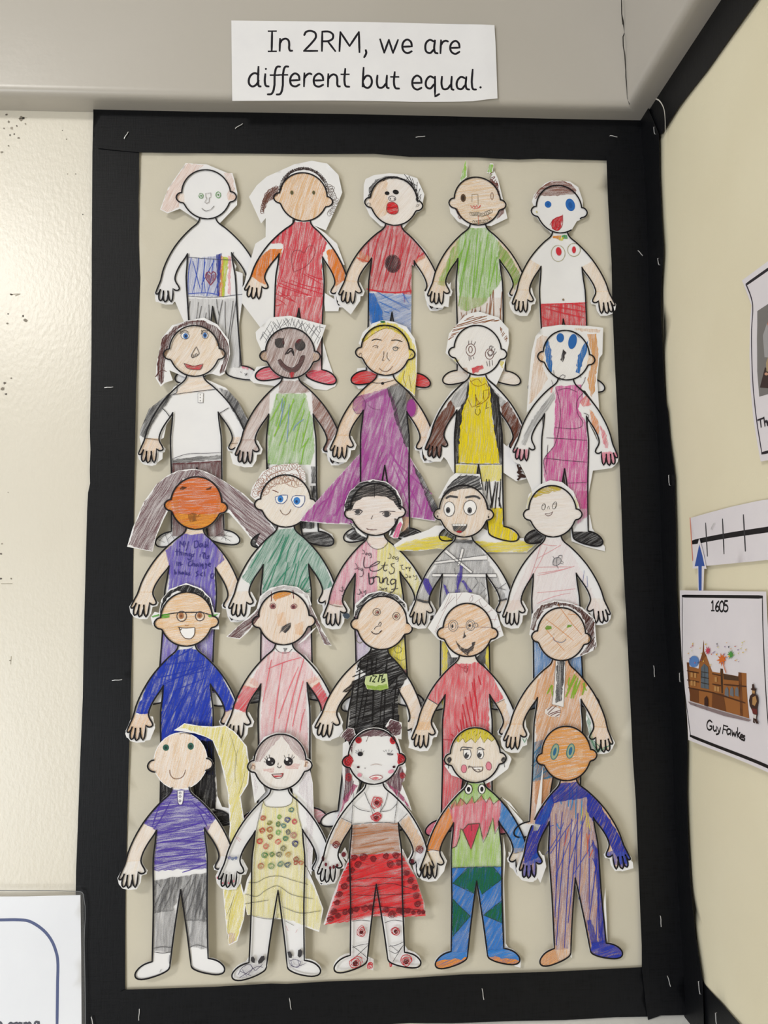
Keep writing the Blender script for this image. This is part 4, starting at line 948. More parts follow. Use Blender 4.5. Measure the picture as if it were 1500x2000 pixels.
figure(2, 'F', 1040, 312, 1033, 1115, 'cutout figure with blue face streaks and bright pink dress, rightmost of second row', '''
P|870,115 1000,95 1200,100 1308,112 1303,300 1280,330 1265,480 1282,700 1180,560 960,520 755,725 770,500 790,300 820,180
P|870,740 790,900 690,1060 740,1150 790,1260 800,1310 870,1310 / 1195,760 1280,940 1400,1090 1372,1112 1240,1130 1205,1330
P|I:1080,520 1120,420 1220,420 1240,520 1330,650 1332,682 1200,650 1090,610
F|hair|dba568|.48|78|-|830,200 870,170 905,180 872,270 872,400 910,480 860,560 800,640 770,660 800,400 / 1100,115 1290,125 1280,150 1100,130
F|hair|d99a54|.85|84|-|1195,160 1255,150 1275,300 1255,450 1250,560 1225,610 1195,480 1235,340
F|face|e6e4e6|.2|60|h|@head
F|ear|e3b27e|.6|60|h|840,300 880,295 890,370 845,368 / 1200,310 1240,320 1235,380 1192,385
F|cheek_streak|2a6cb4|1.05|84|-|888,225 912,200 935,290 942,430 915,425 892,320 / 1200,200 1190,290 1165,330 1140,440 1112,432 1130,310 1165,240
E|eye|2a66b0|1|998,188,27,33 / 1087,213,30,54,12
L|eye_edge|2a5a94|5|1100,150 1135,185 / 1010,165 1022,175
F|nose|333035|1.1|80|-|1018,270 1040,295 1016,362 1002,352
L|chin_doodle|55525a|4|950,420 960,460 990,480 1030,470 1035,455 1015,450 985,480 1000,490 / 1140,440 1150,470
F|dress|cf3f98|.78|84|-|968,530 1150,520 1165,600 1130,690 1190,790 1205,1060 1200,1400 1060,1400 1035,1120 1010,1400 920,1300 880,1150 880,1050 950,960 960,800
L|dress_line|4a3a4a|4|985,560 1050,545 1120,570 / 965,540 995,640 1000,760 960,950 880,1060 900,1160 / 1180,560 1120,640 1130,730 1165,790 1150,820 960,825 / 900,900 1050,905 1190,915 / 890,1045 1060,1060 1195,1070 / 900,1100 910,950 / 935,490 945,520 / 1130,560 1170,500 1180,465 / 1060,1220 1190,1215 / 1170,720 1205,735 1195,800
F|sleeve|6f6f74|.6|58|b|955,560 960,620 880,740 800,830 740,960 715,950 740,870 830,720
F|shoulder|dd5f62|.75|70|b|1140,640 1190,590 1225,660 1165,680 / 925,545 945,540 940,580 925,580
F|sleeve|dd8434|.8|66|b|1210,690 1270,770 1285,880 1260,870 1225,780
F|sleeve|d9506a|.7|66|b|1280,800 1335,880 1345,970 1325,970 1295,880
F|fingers|e3678a|.7|80|b|660,985 790,985 790,1090 660,1090 / 1290,1000 1420,1000 1420,1110 1290,1110
F|leg_scribble|cf5a98|.6|84|b|I:1130,250 1210,250 1210,420 1130,490
F|shoe|1e1c1e|1.1|30|b|@footL@footR
''')
figure(3, 'G', 530, 342, 478, 1165, 'orange faced cutout figure with sweeping brown hair bunches and purple top, third row', '''
P|580,112 520,98 400,112 330,145 250,210 160,340 90,520 52,655 225,688 250,580 300,460 340,380 420,300 560,200 / 440,105 500,98 600,118 720,180 860,270 1000,400 1105,545 980,660 920,600 840,500 760,410 700,400 600,300 480,200
F|hair|745259|.78|62|-|560,108 480,104 400,118 335,148 255,212 170,340 100,520 62,648 222,682 245,575 300,440 350,330 380,230 440,170 520,150
F|hair|745259|.78|-42|-|520,106 600,122 720,182 855,275 995,405 1095,545 985,645 925,590 845,490 765,395 700,330 680,240 610,165 520,150
F|face|d0651a|1|5|h|@head
F|chin|e39a3a|.8|8|h|340,420 720,420 640,560 420,560
F|ear|e09048|.9|60|h|310,340 352,335 360,405 315,398 / 700,340 745,345 742,400 690,405
F|cheek|c05818|.7|85|h|360,300 395,300 420,480 390,450 / 680,300 695,300 660,460 650,440
F|eye|2a2018|1|-10|-|410,240 430,228 462,234 458,242 440,250 415,250
F|eye|2a2018|.95|-15|-|595,242 620,230 640,222 632,240 612,250
F|mouth|8a5a30|.8|78|-|468,420 500,410 532,415 522,470 480,476 470,450
L|mouth_line|7a5028|4|530,440 555,420 / 540,435 560,432
F|neck|d9b896|.6|20|b|460,530 600,530 610,570 440,565
F|arm|e0bb90|.55|64|b|@armL@armR@handL@handR
F|top|6656b8|.92|82|b|440,562 605,562 705,690 720,745 655,815 665,1200 320,1200 340,800 310,680
F|trousers|7a6cc0|.8|84|b|@legL@legR
L|lettering|35307a|7|a:435,385 440,250 490,350 520,260 530,385 / a:545,260 570,350 / a:630,265 600,400 570,470 / a:755,255 760,410 / a:755,260 820,255 845,310 830,380 760,410 / a:940,310 890,320 870,380 900,395 940,320 950,390 / a:1060,350 1000,330 985,390 1010,400 1050,340 / a:1010,400 1005,260 / a:1065,230 1062,400
L|lettering|35307a|7|a:370,440 375,580 / a:340,490 420,485 / a:430,430 435,575 / a:435,520 465,500 475,570 / a:505,510 512,575 / a:545,520 550,590 / a:550,540 590,530 600,590 / a:680,540 640,540 640,590 680,580 690,550 680,650 640,680 610,650 / a:760,540 720,560 740,590 710,610 / a:890,550 880,610 / a:930,520 1000,520 960,560 965,650 / a:1000,540 1010,650 / a:1040,600 1090,580 1060,650 1010,640
L|lettering|35307a|7|a:370,720 372,815 / a:410,730 412,815 / a:415,760 450,730 455,815 / a:470,780 500,775 / a:690,700 630,740 620,810 680,810 720,760 / a:720,680 725,820 / a:730,770 760,760 765,820 / a:830,760 790,790 800,830 840,780 850,830 / a:880,740 885,830 / a:940,760 900,800 930,820 950,770 950,880 / a:1000,750 1010,800 1030,760 1010,870 / a:1060,790 1120,770 1090,740 1060,800 1110,830
L|lettering|35307a|7|a:320,900 325,1000 360,980 350,950 325,960 / a:410,890 412,1000 / a:412,960 440,945 450,1000 / a:500,950 470,980 490,1000 520,955 525,1000 / a:550,920 560,1010 / a:590,960 580,1010 620,1000 / a:660,960 630,980 660,1010 630,1030 / a:840,930 790,960 840,1010 790,1050 / a:940,960 880,1010 930,1040 / a:980,950 990,1050 / a:1180,990 1130,1000 1120,1080 1170,1090 1190,1010
''', lifts=[(70, 640, 34, 2), (1000, 560, 34, -2)])
figure(3, 'G', 1165, 327, 1168, 1145, 'cutout figure with looped light brown hair, blue eyes and teal jumper, third row', '''
P|915,290 930,230 1000,120 1080,80 1150,65 1250,58 1302,120 1308,190 1280,240 960,330
F|face|e3d0b4|.42|60|h|@head
W|hair|9c6e5c|3|24|20|945,290 975,220 1020,150 1090,105 1170,90 1250,85 1285,140 1290,190
W|hair|9c6e5c|3|26|20|1010,280 1040,220 1090,190 1160,170 1230,160 1270,200
W|hair|a8806c|3|22|22|985,290 1000,240 1050,170 1130,140 1200,200 1240,210
L|brow|6a2a2a|6|1072,250 1090,256 1112,266
I|eye|f4f3f4|1090,300 1130,286 1178,285 1172,318 1142,345 1102,338 / 1205,320 1218,293 1300,290 1298,330 1270,368 1235,365
L|eye_line|4a5a8a|5|1090,300 1130,286 1178,285 1172,318 1142,345 1102,338 1090,300 / 1205,320 1218,293 1300,290 1298,330 1270,368 1235,365 1205,320
E|iris|3f82cc|1|1128,312,20,25 / 1244,325,24,27
E|^pupil|24406e|1|1127,315,8,9 / 1242,330,9,10
L|mouth|6a4a3a|4|1125,390 1140,415 1165,425 1188,412 1202,385
F|jumper|348a70|.66|62|b|1095,530 1250,520 1330,620 1440,760 1500,930 1430,965 1340,800 1335,978 1000,985 1000,800 935,940 860,880 930,740 1040,600
S|jumper_stroke|2f8468|6|66|40|b|1040,780 1320,760 1330,970 1000,980
S|jumper_stroke|2f8468|6|60|44|b|1090,560 1230,560 1340,690 1300,760 1000,780 900,880 960,700
F|hand|e6c6a2|.4|70|b|@handL@handR
F|trousers|dba4bc|.5|86|b|J:965,340 1345,340 1345,800 965,800
L|hem|2f6a56|4|1000,975 1170,972 1335,975
F|shoe|4f4d50|.85|8|b|@footL@footR
''')
figure(3, 'H', 556, 387, 590, 1200, 'black haired cutout figure in half pink half yellow lettered jumper, third row', '''
P|335,400 345,330 375,260 450,195 540,172 640,190 715,250 752,330 755,440 700,400 400,400 / 690,430 745,430 757,480 722,590 690,592 655,572 / 370,470 420,560 480,580 520,600 400,500
F|face|dcb6b4|.42|4|h|@head
F|hair|29282b|1.1|12|-|340,400 348,330 380,262 450,200 540,178 640,196 710,255 748,335 745,395 722,380 690,330 640,300 550,290 470,302 410,345 385,395 365,400
L|hair_parting|17161a|5|552,200 552,300 / 350,390 338,350 / 360,400 372,330
F|hair_end|29282b|1.1|60|-|375,470 395,500 430,550 480,590 470,600 410,560 380,510 / 700,450 725,450 715,520 680,565 655,575 690,510
F|ribbon|e0679a|.9|66|-|715,500 735,475 750,490 722,580 695,590 680,580
L|eye|4a4448|5|395,392 425,388 465,400 / 410,405 440,385 468,400 440,425 412,420 / 590,405 640,398 700,402 / 608,415 640,400 670,418 640,440 612,425
E|iris|4a484c|1|432,405,17,15 / 640,420,18,18
L|nose|6a5a58|4|540,430 528,455 535,455
L|mouth|6a4a4a|4|495,522 530,532 572,528 / 500,528 540,530
F|neck|dcb6b4|.45|6|b|495,580 640,580 650,620 600,670 540,660 505,625
F|jumper|d9628e|.56|84|b|490,610 545,665 575,668 572,1200 400,1200 420,880 330,1065 210,1060 290,880 400,680
F|jumper|e8dc74|.62|84|b|575,668 620,655 650,610 740,690 840,830 900,940 860,1010 830,1000 740,850 760,1200 572,1200
L|collar|55525a|4|498,608 515,640 545,662 580,670 620,655 642,632 648,608
L|lettering|3a363e|4|b:580,180 610,205 605,240 575,240 / b:640,225 625,250 645,258 655,235 640,225 / b:700,230 670,235 672,262 700,255 708,232 715,290 690,298 / b:975,235 1000,260 990,300 950,305 / b:1040,275 1015,300 1035,312 1050,290 1040,275 / b:1100,285 1065,290 1068,320 1095,315 1108,290 1105,350 1090,352
L|lettering|3a363e|6|b:612,285 600,400 615,440 660,442 720,425 820,380 838,355 800,355 740,390 690,430 700,480 780,492 850,460 900,400 915,360 / b:905,400 890,470 920,492 940,470 / b:860,412 950,402 / b:1050,380 1000,390 1010,420 1045,450 1035,520 990,535 970,500
L|lettering|3a363e|8|b:672,520 678,600 685,680 720,680 748,640 735,585 690,595 / b:740,570 745,650 / b:745,600 780,570 800,572 / b:800,575 825,580 840,660 870,665 885,600 / b:880,590 890,660 900,610 930,585 945,600 945,680 970,690 / b:1070,620 1020,610 990,650 1010,690 1060,660 1072,620 1060,740 1020,800 985,800 / b:1010,760 1100,745
L|lettering|3a363e|4|b:480,380 505,420 500,460 460,460 / b:535,435 515,455 530,475 550,450 / b:580,445 555,470 575,490 590,450 585,560 540,575
L|lettering|3a363e|4|b:1130,410 1180,400 1155,420 1160,465 1200,470 / b:1210,440 1225,460 1240,435 1210,440 / b:1255,430 1265,460 1285,430 1265,490 1280,485
L|lettering|3a363e|4|b:1215,535 1240,560 1235,590 1210,585 / b:1275,560 1260,580 1280,590 1285,565 / b:1325,550 1335,575 1375,555 1370,610 1350,615 / b:830,720 860,745 855,770 820,765 / b:880,740 870,765 890,765 895,745 / b:910,735 915,760 940,730 935,780 / b:535,755 550,790 540,835 500,825 / b:570,790 560,815 580,815 / b:600,780 605,810 635,765 625,860 580,855 / b:290,710 295,790 250,775 / b:310,760 325,790 330,760 325,830 280,850 / b:270,735 310,735
L|cuff|4a4a52|5|220,1055 270,1072 325,1080
F|hand|e6c4c4|.4|75|b|@handL@handR
I|bead|44505f|325,1135 345,1120 372,1128 380,1148 362,1166 338,1158
P|322,1120 372,1122 382,1150 362,1168 330,1158 300,1130
F|leg|b596c8|.5|86|b|K:400,330 510,330 510,700 400,700
F|leg|e6d83c|.85|80|b|K:600,430 800,430 800,650 700,640
L|doodle|6a6a3a|4|K:690,500 720,480 750,500 740,525 710,530 690,500 / K:700,560 740,585 780,570 / K:430,400 425,440 450,460 465,450
F|leg|8c3a48|.8|60|b|K:740,655 800,650 800,720 760,720
L|shoe_line|45454c|4|K:865,830 890,850 900,880 880,890 / K:340,905 345,940 356,945 / K:870,860 878,870
''', lifts=[(500, 1000, 18, 0)])
figure(3, 'H', 1185, 400, 1195, 1215, 'wide-eyed grinning cutout figure with spiky dark quiff and grey bandaged top in the third row', '''
P|1005,310 1050,230 1090,160 1130,128 1302,135 1322,240 1365,340 1385,400 1100,300
F|face|d9a768|.5|74|h|@head
F|hair|4c4c4f|.98|28|-|1020,320 1060,245 1095,200 1150,150 1190,145 1312,150 1300,185 1325,250 1200,235 1110,255 1060,290
L|hair|3c3c40|5|~1100,200 1170,140 / 1120,200 1210,140 / 1150,205 1250,145 / 1180,210 1290,150 / 1210,215 1310,165 / 1240,222 1305,190 / 1270,230 1315,200 / 1070,230 1130,170
F|hair_side|5c5c60|.7|66|-|1315,240 1345,290 1375,380 1352,385 1335,310
L|brow|47474a|15|1062,308 1085,294 1115,296 1140,300 / 1202,302 1240,294 1275,294 1302,308
I|eye|f4f3f4|1045,385 1055,345 1085,332 1115,350 1122,390 1108,425 1080,436 1052,420 / 1187,375 1200,340 1240,322 1270,340 1278,378 1262,412 1230,426 1200,410
O|eye_line|5a5a60|4|1084,385,39,52 / 1232,374,46,52
E|iris|55555a|1|1075,393,16,22 / 1230,393,17,22
E|^pupil|1d1b1d|1|1074,396,7,10 / 1229,396,8,10
F|mouth|4d4d50|1.1|40|-|1100,492 1212,490 1196,540 1160,556 1118,540
I|teeth|efeeee|1108,492 1207,490 1203,503 1108,504
L|teeth_line|5a5a60|3|~1125,492 1127,503 / 1145,492 1147,503 / 1165,491 1166,503 / 1187,491 1188,503
E|tongue|a82a34|1|1155,545,20,8
E|earring|2a282c|1|1000,438,4,9 / 1364,440,5,9
L|ear_line|8a8a8c|3|985,430 995,405 1012,420 / 1358,430 1372,412
F|top|8f8f92|.62|76|b|1105,610 1255,610 1320,680 1430,860 1490,1020 1440,1045 1340,880 1350,1300 1040,1300 1040,870 940,1050 850,1035 930,870 1050,690
I|bandage|ecebed|975,760 1100,740 1250,722 1352,710 1356,745 1200,750 975,777 / 1172,660 1190,670 1162,780 1140,790 / 960,845 1180,848 1420,845 1425,870 1180,872 960,864 / 1062,672 1160,752 1252,830 1240,842 1150,768 1048,690
L|bandage_edge|55555a|4|~975,760 1352,710 / 975,777 1200,750 1356,745 / 1172,660 1190,670 1162,780 1140,790 1172,660 / 960,845 1420,845 1425,870 960,864 960,845 / 1062,672 1252,830 1240,842 1048,690 / 1270,870 1290,905 1240,970 / 1310,905 1345,950 1310,985 / 1395,935 1490,960 / 1410,970 1490,910 / 1350,990 1335,1020 / 1120,805 1130,850
F|purple_mark|46389c|1.1|80|b|1160,788 1180,788 1168,900 1140,965 1135,900 / 888,885 905,878 930,880 968,960 950,1008 920,970 / 1042,915 1090,990 1060,995 / 1172,890 1190,890 1248,972 1218,978
F|purple_mark|5a50a0|.8|80|b|1130,960 1160,955 1155,985 1125,985
F|collar|4d4d50|1|6|b|1115,598 1255,600 1245,628 1122,622
F|neck|dcc0a0|.4|10|b|1130,578 1240,578 1245,600 1125,600
F|hand|dcbf9a|.5|72|b|@handL@handR
L|cuff|47474a|16|855,1028 900,1042 942,1047 / 1440,1038 1490,1025
F|trousers|3f3f42|.92|84|b|K:1075,400 1345,400 1345,1000 1075,1000
F|trouser_stripe|dccb3a|.95|80|b|K:1035,400 1072,400 1072,1000 1035,1000 / K:1348,400 1400,400 1400,1000 1348,1000
F|shoe|56565a|.7|10|b|@footR
L|shoe_line|4a4a50|4|L:600,820 630,850 640,885 / L:610,850 640,840 / L:500,870 530,890
''')
figure(3, 'I', 940, 400, 972, 1205, 'pale cutout figure with blond fringe and beetle drawing, rightmost of third row', '''
P|748,395 770,280 850,210 925,178 1010,192 1090,255 1130,350 1140,400 800,300
F|face|dfc6bc|.34|8|h|@head
F|hair|c4ae34|.85|-14|-|800,300 850,242 930,212 1012,232 1000,248 900,272 822,298
F|hair_side|d9cf8a|.6|75|-|752,385 772,290 800,245 792,300 772,350 / 1100,280 1130,360 1120,390 1098,320
O|eye|5a5650|4|878,368,13,23,12 / 957,358,14,26,20
L|eye|5a5650|3|868,360 890,350 885,385 / 948,350 968,345 960,378 / 905,372 908,385 / 905,372 915,362 922,385
L|mouth|6a4a4a|4|888,418 905,432 930,425 944,402 920,415 888,418
S|jumper|d99aa0|4|6|66|b|830,640 1060,640 1110,860 1130,1120 810,1120 810,870
S|jumper|d79aa2|4|62|60|b|830,640 960,640 860,800 700,1040 620,1100 700,880
F|jumper|e9c9cc|.3|70|b|850,590 1030,590 1320,1150 1200,1180 1110,860 1135,1300 800,1300 800,880 720,1080 600,1130
F|collar_mark|6a6a6e|.8|60|b|845,630 885,592 880,610 850,636 / 1010,592 1050,612 1042,630 1015,610
F|beetle|b2b0b2|.7|40|-|945,760 960,735 985,728 1005,740 1000,765 975,782 950,780
L|beetle_line|55555a|4|945,770 955,738 985,728 1005,742 998,768 972,785 948,780 945,770 / 985,728 990,715 1012,714 1010,735 / 975,730 972,782 / 955,735 945,720 / 1005,750 1022,765 / 998,768 1020,775 / 972,785 985,805
L|sleeve_line|6a7ab0|3|1170,820 1158,920 / 1190,860 1195,940 1180,930
F|hand|e6cfc8|.35|75|b|@handL@handR
F|trousers|4e8ccc|.72|84|b|L:800,330 1180,330 1180,1010 800,1010
F|shoe|5f6e80|.7|30|b|@footL@footR
''')
figure(4, 'J', 464, 288, 465, 1115, 'laughing cutout figure with black hair, thin glasses and royal blue jumper, leftmost of fourth row', '''
P|268,250 285,150 345,75 460,32 565,70 632,140 658,240 700,245 685,285 692,362 640,360 600,300 330,300 / 212,275 240,235 290,250 280,355 225,330
P|35,1095 45,1125 160,1150 205,1145 240,1060 225,980 140,960 70,1000 / M:690,210 700,400 712,600 745,680 805,690 800,815 760,815 620,640 / 300,470 330,520
F|hair|161518|1.3|62|-|276,245 292,150 350,82 460,42 560,78 622,142 650,250 642,255 605,160 545,105 510,96 500,105 470,88 440,98 420,90 380,96 330,140 290,200 285,245
L|hair|161518|5|~420,100 430,85 / 470,100 478,85 / 500,108 508,92 / 530,115 538,98 / 320,160 300,140 / 300,190 284,170 / 640,190 650,200
F|face|e0a65c|.74|8|h|@head
F|ear|eac49a|.5|60|h|240,285 282,275 300,352 245,350 / 635,285 680,290 672,345 630,350
L|glasses|2f2d30|8|290,262 345,250 400,243 450,240 520,240 560,240 610,252 640,262
F|glasses_arm|58a838|1|4|-|288,252 345,248 345,275 290,280 / 220,268 275,252 282,268 226,276 / 612,262 692,248 672,268 618,276
O|lens|4a4448|6|428,268,34,36 / 556,268,32,33
I|^lens_glint|f2ece6|405,285 418,300 445,292 450,270 440,285 422,292 / 535,285 548,298 572,292 578,275 560,288
E|eye|a8734e|1|425,264,17,22 / 554,262,17,20
E|^pupil|7a4c34|1|425,266,8,10 / 554,264,8,10
L|nose|b07a48|4|450,330 460,336 475,330
I|mouth|f4f3f4|408,348 460,352 520,350 516,400 492,426 452,422 425,390
L|mouth_line|4a3a34|5|402,345 440,352 520,349 516,400 492,426 452,424 425,392 410,350 / 415,350 420,368 430,354
F|jumper|1836ae|1.12|74|b|400,505 530,502 640,600 705,680 800,870 790,930 740,952 625,760 660,1400 265,1400 295,780 215,965 110,950 200,700
S|jumper_stroke|1530a4|6|66|34|b|300,800 640,790 655,1150 270,1150
S|jumper_stroke|1530a4|6|15|40|b|400,520 540,520 640,640 620,780 300,780 230,680
L|cuff|1530a4|7|115,945 150,955 190,948 215,965 / 735,945 770,925 795,925
F|hand|e3a468|.6|72|b|@handL@handR
F|trousers|161416|1.25|84|b|M:295,200 690,205 720,690 540,690 440,400 400,690 300,690
F|trouser_edge|161416|1.2|84|-|M:690,240 705,250 698,330 706,400 698,480 708,560 700,640 690,660
F|shoe|161416|1.2|10|b|@footR
''')
figure(4, 'J', 1153, 280, 1155, 1100, 'cutout figure with thin brown plaits, black mouth and pink top, fourth row', '''
P|960,220 985,125 1060,65 1150,45 1250,60 1330,120 1350,190 1300,200 1000,200 / 985,190 940,240 860,310 748,412 842,430 900,380 990,270 / 1320,150 1360,220 1420,350 1492,478 1440,470 1385,340 1320,220 / 1250,470 1360,360 1390,340 1300,440
P|1300,540 1390,640 1470,780 1400,760 / 1290,1000 1350,1330 1345,900
F|face|e0ae7c|.5|80|h|@head
F|fringe|d9903c|.95|20|h|1072,135 1098,88 1212,82 1195,112 1130,140 1090,162
L|fringe_line|6a2a2c|8|~1065,95 1065,160 / 1218,85 1222,140
F|hair|6b4a4e|.45|30|-|980,150 1050,82 1150,52 1250,68 1325,125 1340,180 1290,110 1150,75 1050,105 985,200
F|plait|68464a|.95|40|-|985,210 940,250 860,320 760,410 840,422 900,365 985,270
F|plait|68464a|.9|-62|-|1325,160 1355,222 1415,350 1485,472 1440,464 1385,330 1330,230
E|eye|8a4a50|1|1075,196,16,15 / 1222,200,15,12,-20
O|eye_line|7a3a44|4|1075,195,21,20 / 1224,198,22,16,-20
E|^pupil|3f2a30|1|1078,197,7,7 / 1220,202,7,6
F|cheek|e0a064|.5|70|h|1100,250 1160,240 1170,330 1110,340 / 1230,330 1290,300 1290,400 1240,400
F|mouth|343236|1.15|50|-|1114,396 1140,342 1205,316 1190,365 1165,385 1140,375
L|collar|55525a|4|1090,490 1110,515 1150,530 1190,522 1212,500
F|pendant|55555a|1|60|-|1152,495 1175,495 1160,528
F|top|e2909a|.5|80|b|1060,520 1250,520 1330,620 1400,720 1330,760 1310,780 1330,1400 970,1400 1000,800 910,740 1000,580
S|top_stroke|dd6a78|6|76|62|b|1040,580 1290,560 1310,1100 985,1100 1000,760
S|top_stroke|d95f6e|6|4|50|b|1040,570 1290,560 1300,620 1040,660
F|sleeve|d9505c|.85|50|b|800,915 870,760 985,780 940,850 880,950 / 1340,780 1400,735 1500,900 1410,945 1370,850
F|arm|e6a890|.45|50|b|900,690 960,720 990,780 870,770 / 1300,720 1400,690 1420,740 1340,780
F|hand|e8d2c2|.4|70|b|@handL@handR
F|shoe|dd8494|.6|20|b|@footL@footR
''')
figure(4, 'K', 605, 315, 530, 1130, 'cutout figure with black scribbled T-shirt bearing a green panel in the fourth row', '''
P|405,270 415,180 500,108 590,86 720,118 780,180 795,270 640,200 / 300,950 330,1080 300,1120 235,1145 180,1140 150,1100 / 790,1060 800,1010 780,900
X|720,820 770,900 790,990 790,1130 725,1130
F|face|e0a86c|.56|45|h|@head
F|ear|e6c096|.5|60|h|385,300 428,290 440,365 390,350 / 780,310 812,330 800,400 760,395
F|hair|2f2d30|.95|30|-|412,270 425,195 510,112 590,94 700,116 760,170 775,205 700,145 600,112 500,142 440,230 425,280
O|eye|4a4446|4|568,238,27,25 / 570,240,14,14 / 708,268,26,27 / 708,268,13,14
E|iris|8a4a48|1|573,240,9,8 / 706,269,9,8
L|nose|3a3236|4|580,328 592,308 600,318 592,342 / 590,335 560,345 550,362
L|mouth|3a2a2a|6|530,376 545,390 570,394 592,382 602,370 / 592,376 604,372
F|arm|e6bc94|.5|62|b|@armL@foreR
F|hand|e8c8a8|.5|72|b|@handL@handR
F|shirt|161416|1.1|16|b|535,505 640,508 720,590 785,690 740,790 720,815 735,1000 725,1300 350,1300 385,820 460,760 500,690 425,610
F|sleeve_scribble|161416|1|30|-|325,805 400,725 480,695 500,760 440,790 380,800
S|shirt_stroke|0f0d10|8|30|30|b|430,600 760,620 720,800 390,810
S|shirt_stroke|0f0d10|8|84|36|b|450,560 690,540 720,1080 380,1080
I|panel|c9d6a0|490,695 560,680 642,676 652,780 600,795 500,785 482,740
F|panel_edge|8fae48|1.1|8|-|490,755 560,765 645,752 650,785 590,798 505,785
L|panel_letters|24301c|13|~c:560,395 530,490 / c:600,360 690,370 590,500 640,510 / c:770,340 730,500 / c:830,360 810,470 890,440 / c:890,480 820,520
F|trousers|5a5a60|.4|84|b|@legL@legR
L|shoe_line|33323a|4|J:1500,1010 1490,1020 / 345,905 335,925 350,945
''')
figure(4, 'K', 1212, 365, 1212, 1190, 'cutout figure with round pencil glasses, black grin and red dress, fourth row', '''
P|1075,105 1205,98 1300,120 1420,240 1472,405 1385,450 1280,560 1100,560 1050,450 1000,430 928,350 1010,215
P|800,1150 790,1195 865,1218 890,1190 910,1215 970,1130 930,1060 / 1330,600 1420,720 1350,640
S|hair|b59a9c|3|50|40|-|1080,112 1210,108 1300,130 1410,245 1460,400 1430,400 1390,300 1330,210 1212,160 1090,200 1030,300 1010,400 940,350
S|hair|8a7a80|3|70|60|-|1080,112 1210,108 1300,130 1390,240 1330,210 1212,160 1090,200 1030,300 940,345
F|face|e0a05a|.68|24|h|@head
F|ear|e6bc8c|.5|60|h|1000,365 1040,355 1050,435 1005,430 / 1380,360 1425,370 1420,430 1365,440
O|glasses|77777c|4|1110,335,34,40 / 1110,335,20,28 / 1235,332,32,38 / 1232,332,18,28 / 1270,332,17,16
L|glasses_bridge|8a6a6a|3|1040,345 1075,345 / 1142,345 1200,350 / 1287,345 1385,348
E|pupil|3a383c|1|1104,338,7,13 / 1228,334,9,10
F|nose|3a383c|1.1|70|-|1186,368 1192,398 1205,410 1190,416 1175,428 1182,405
F|mouth|3f3d40|1.1|40|-|1130,445 1165,485 1215,500 1240,480 1246,450 1270,450 1262,490 1220,536 1170,515
L|mouth|3a383c|5|1130,445 1160,500 1218,548 1210,530
F|neck|e8cdb0|.4|10|b|1140,555 1280,555 1310,605 1120,605
L|necklace|4a464a|5|1130,600 1160,625 1200,640 / 1195,625 1210,640 1205,670 1185,645 1195,625 1220,625 1205,670
F|dress|dc5461|.84|84|b|1115,605 1300,600 1390,690 1470,850 1410,890 1365,850 1385,1640 1010,1640 1045,850 1010,895 930,850 1030,670
S|dress_fold|c42a38|7|100|26|b|1240,720 1300,680 1290,1100 1200,1160 1100,1140 1190,880
L|cuff|3a3038|5|930,850 970,875 1010,900 / 1415,890 1475,860
F|arm|e0a870|.6|64|b|930,855 1010,900 960,990 940,1080 800,1060 / 1410,890 1475,860 1520,1010 1480,1080 1440,980
F|hand|e6bc92|.55|72|b|@handL@handR
F|shoe|df6a86|.9|30|b|@footL@footR
L|hem|b03040|4|N:1065,190 1230,200 1420,190
''')
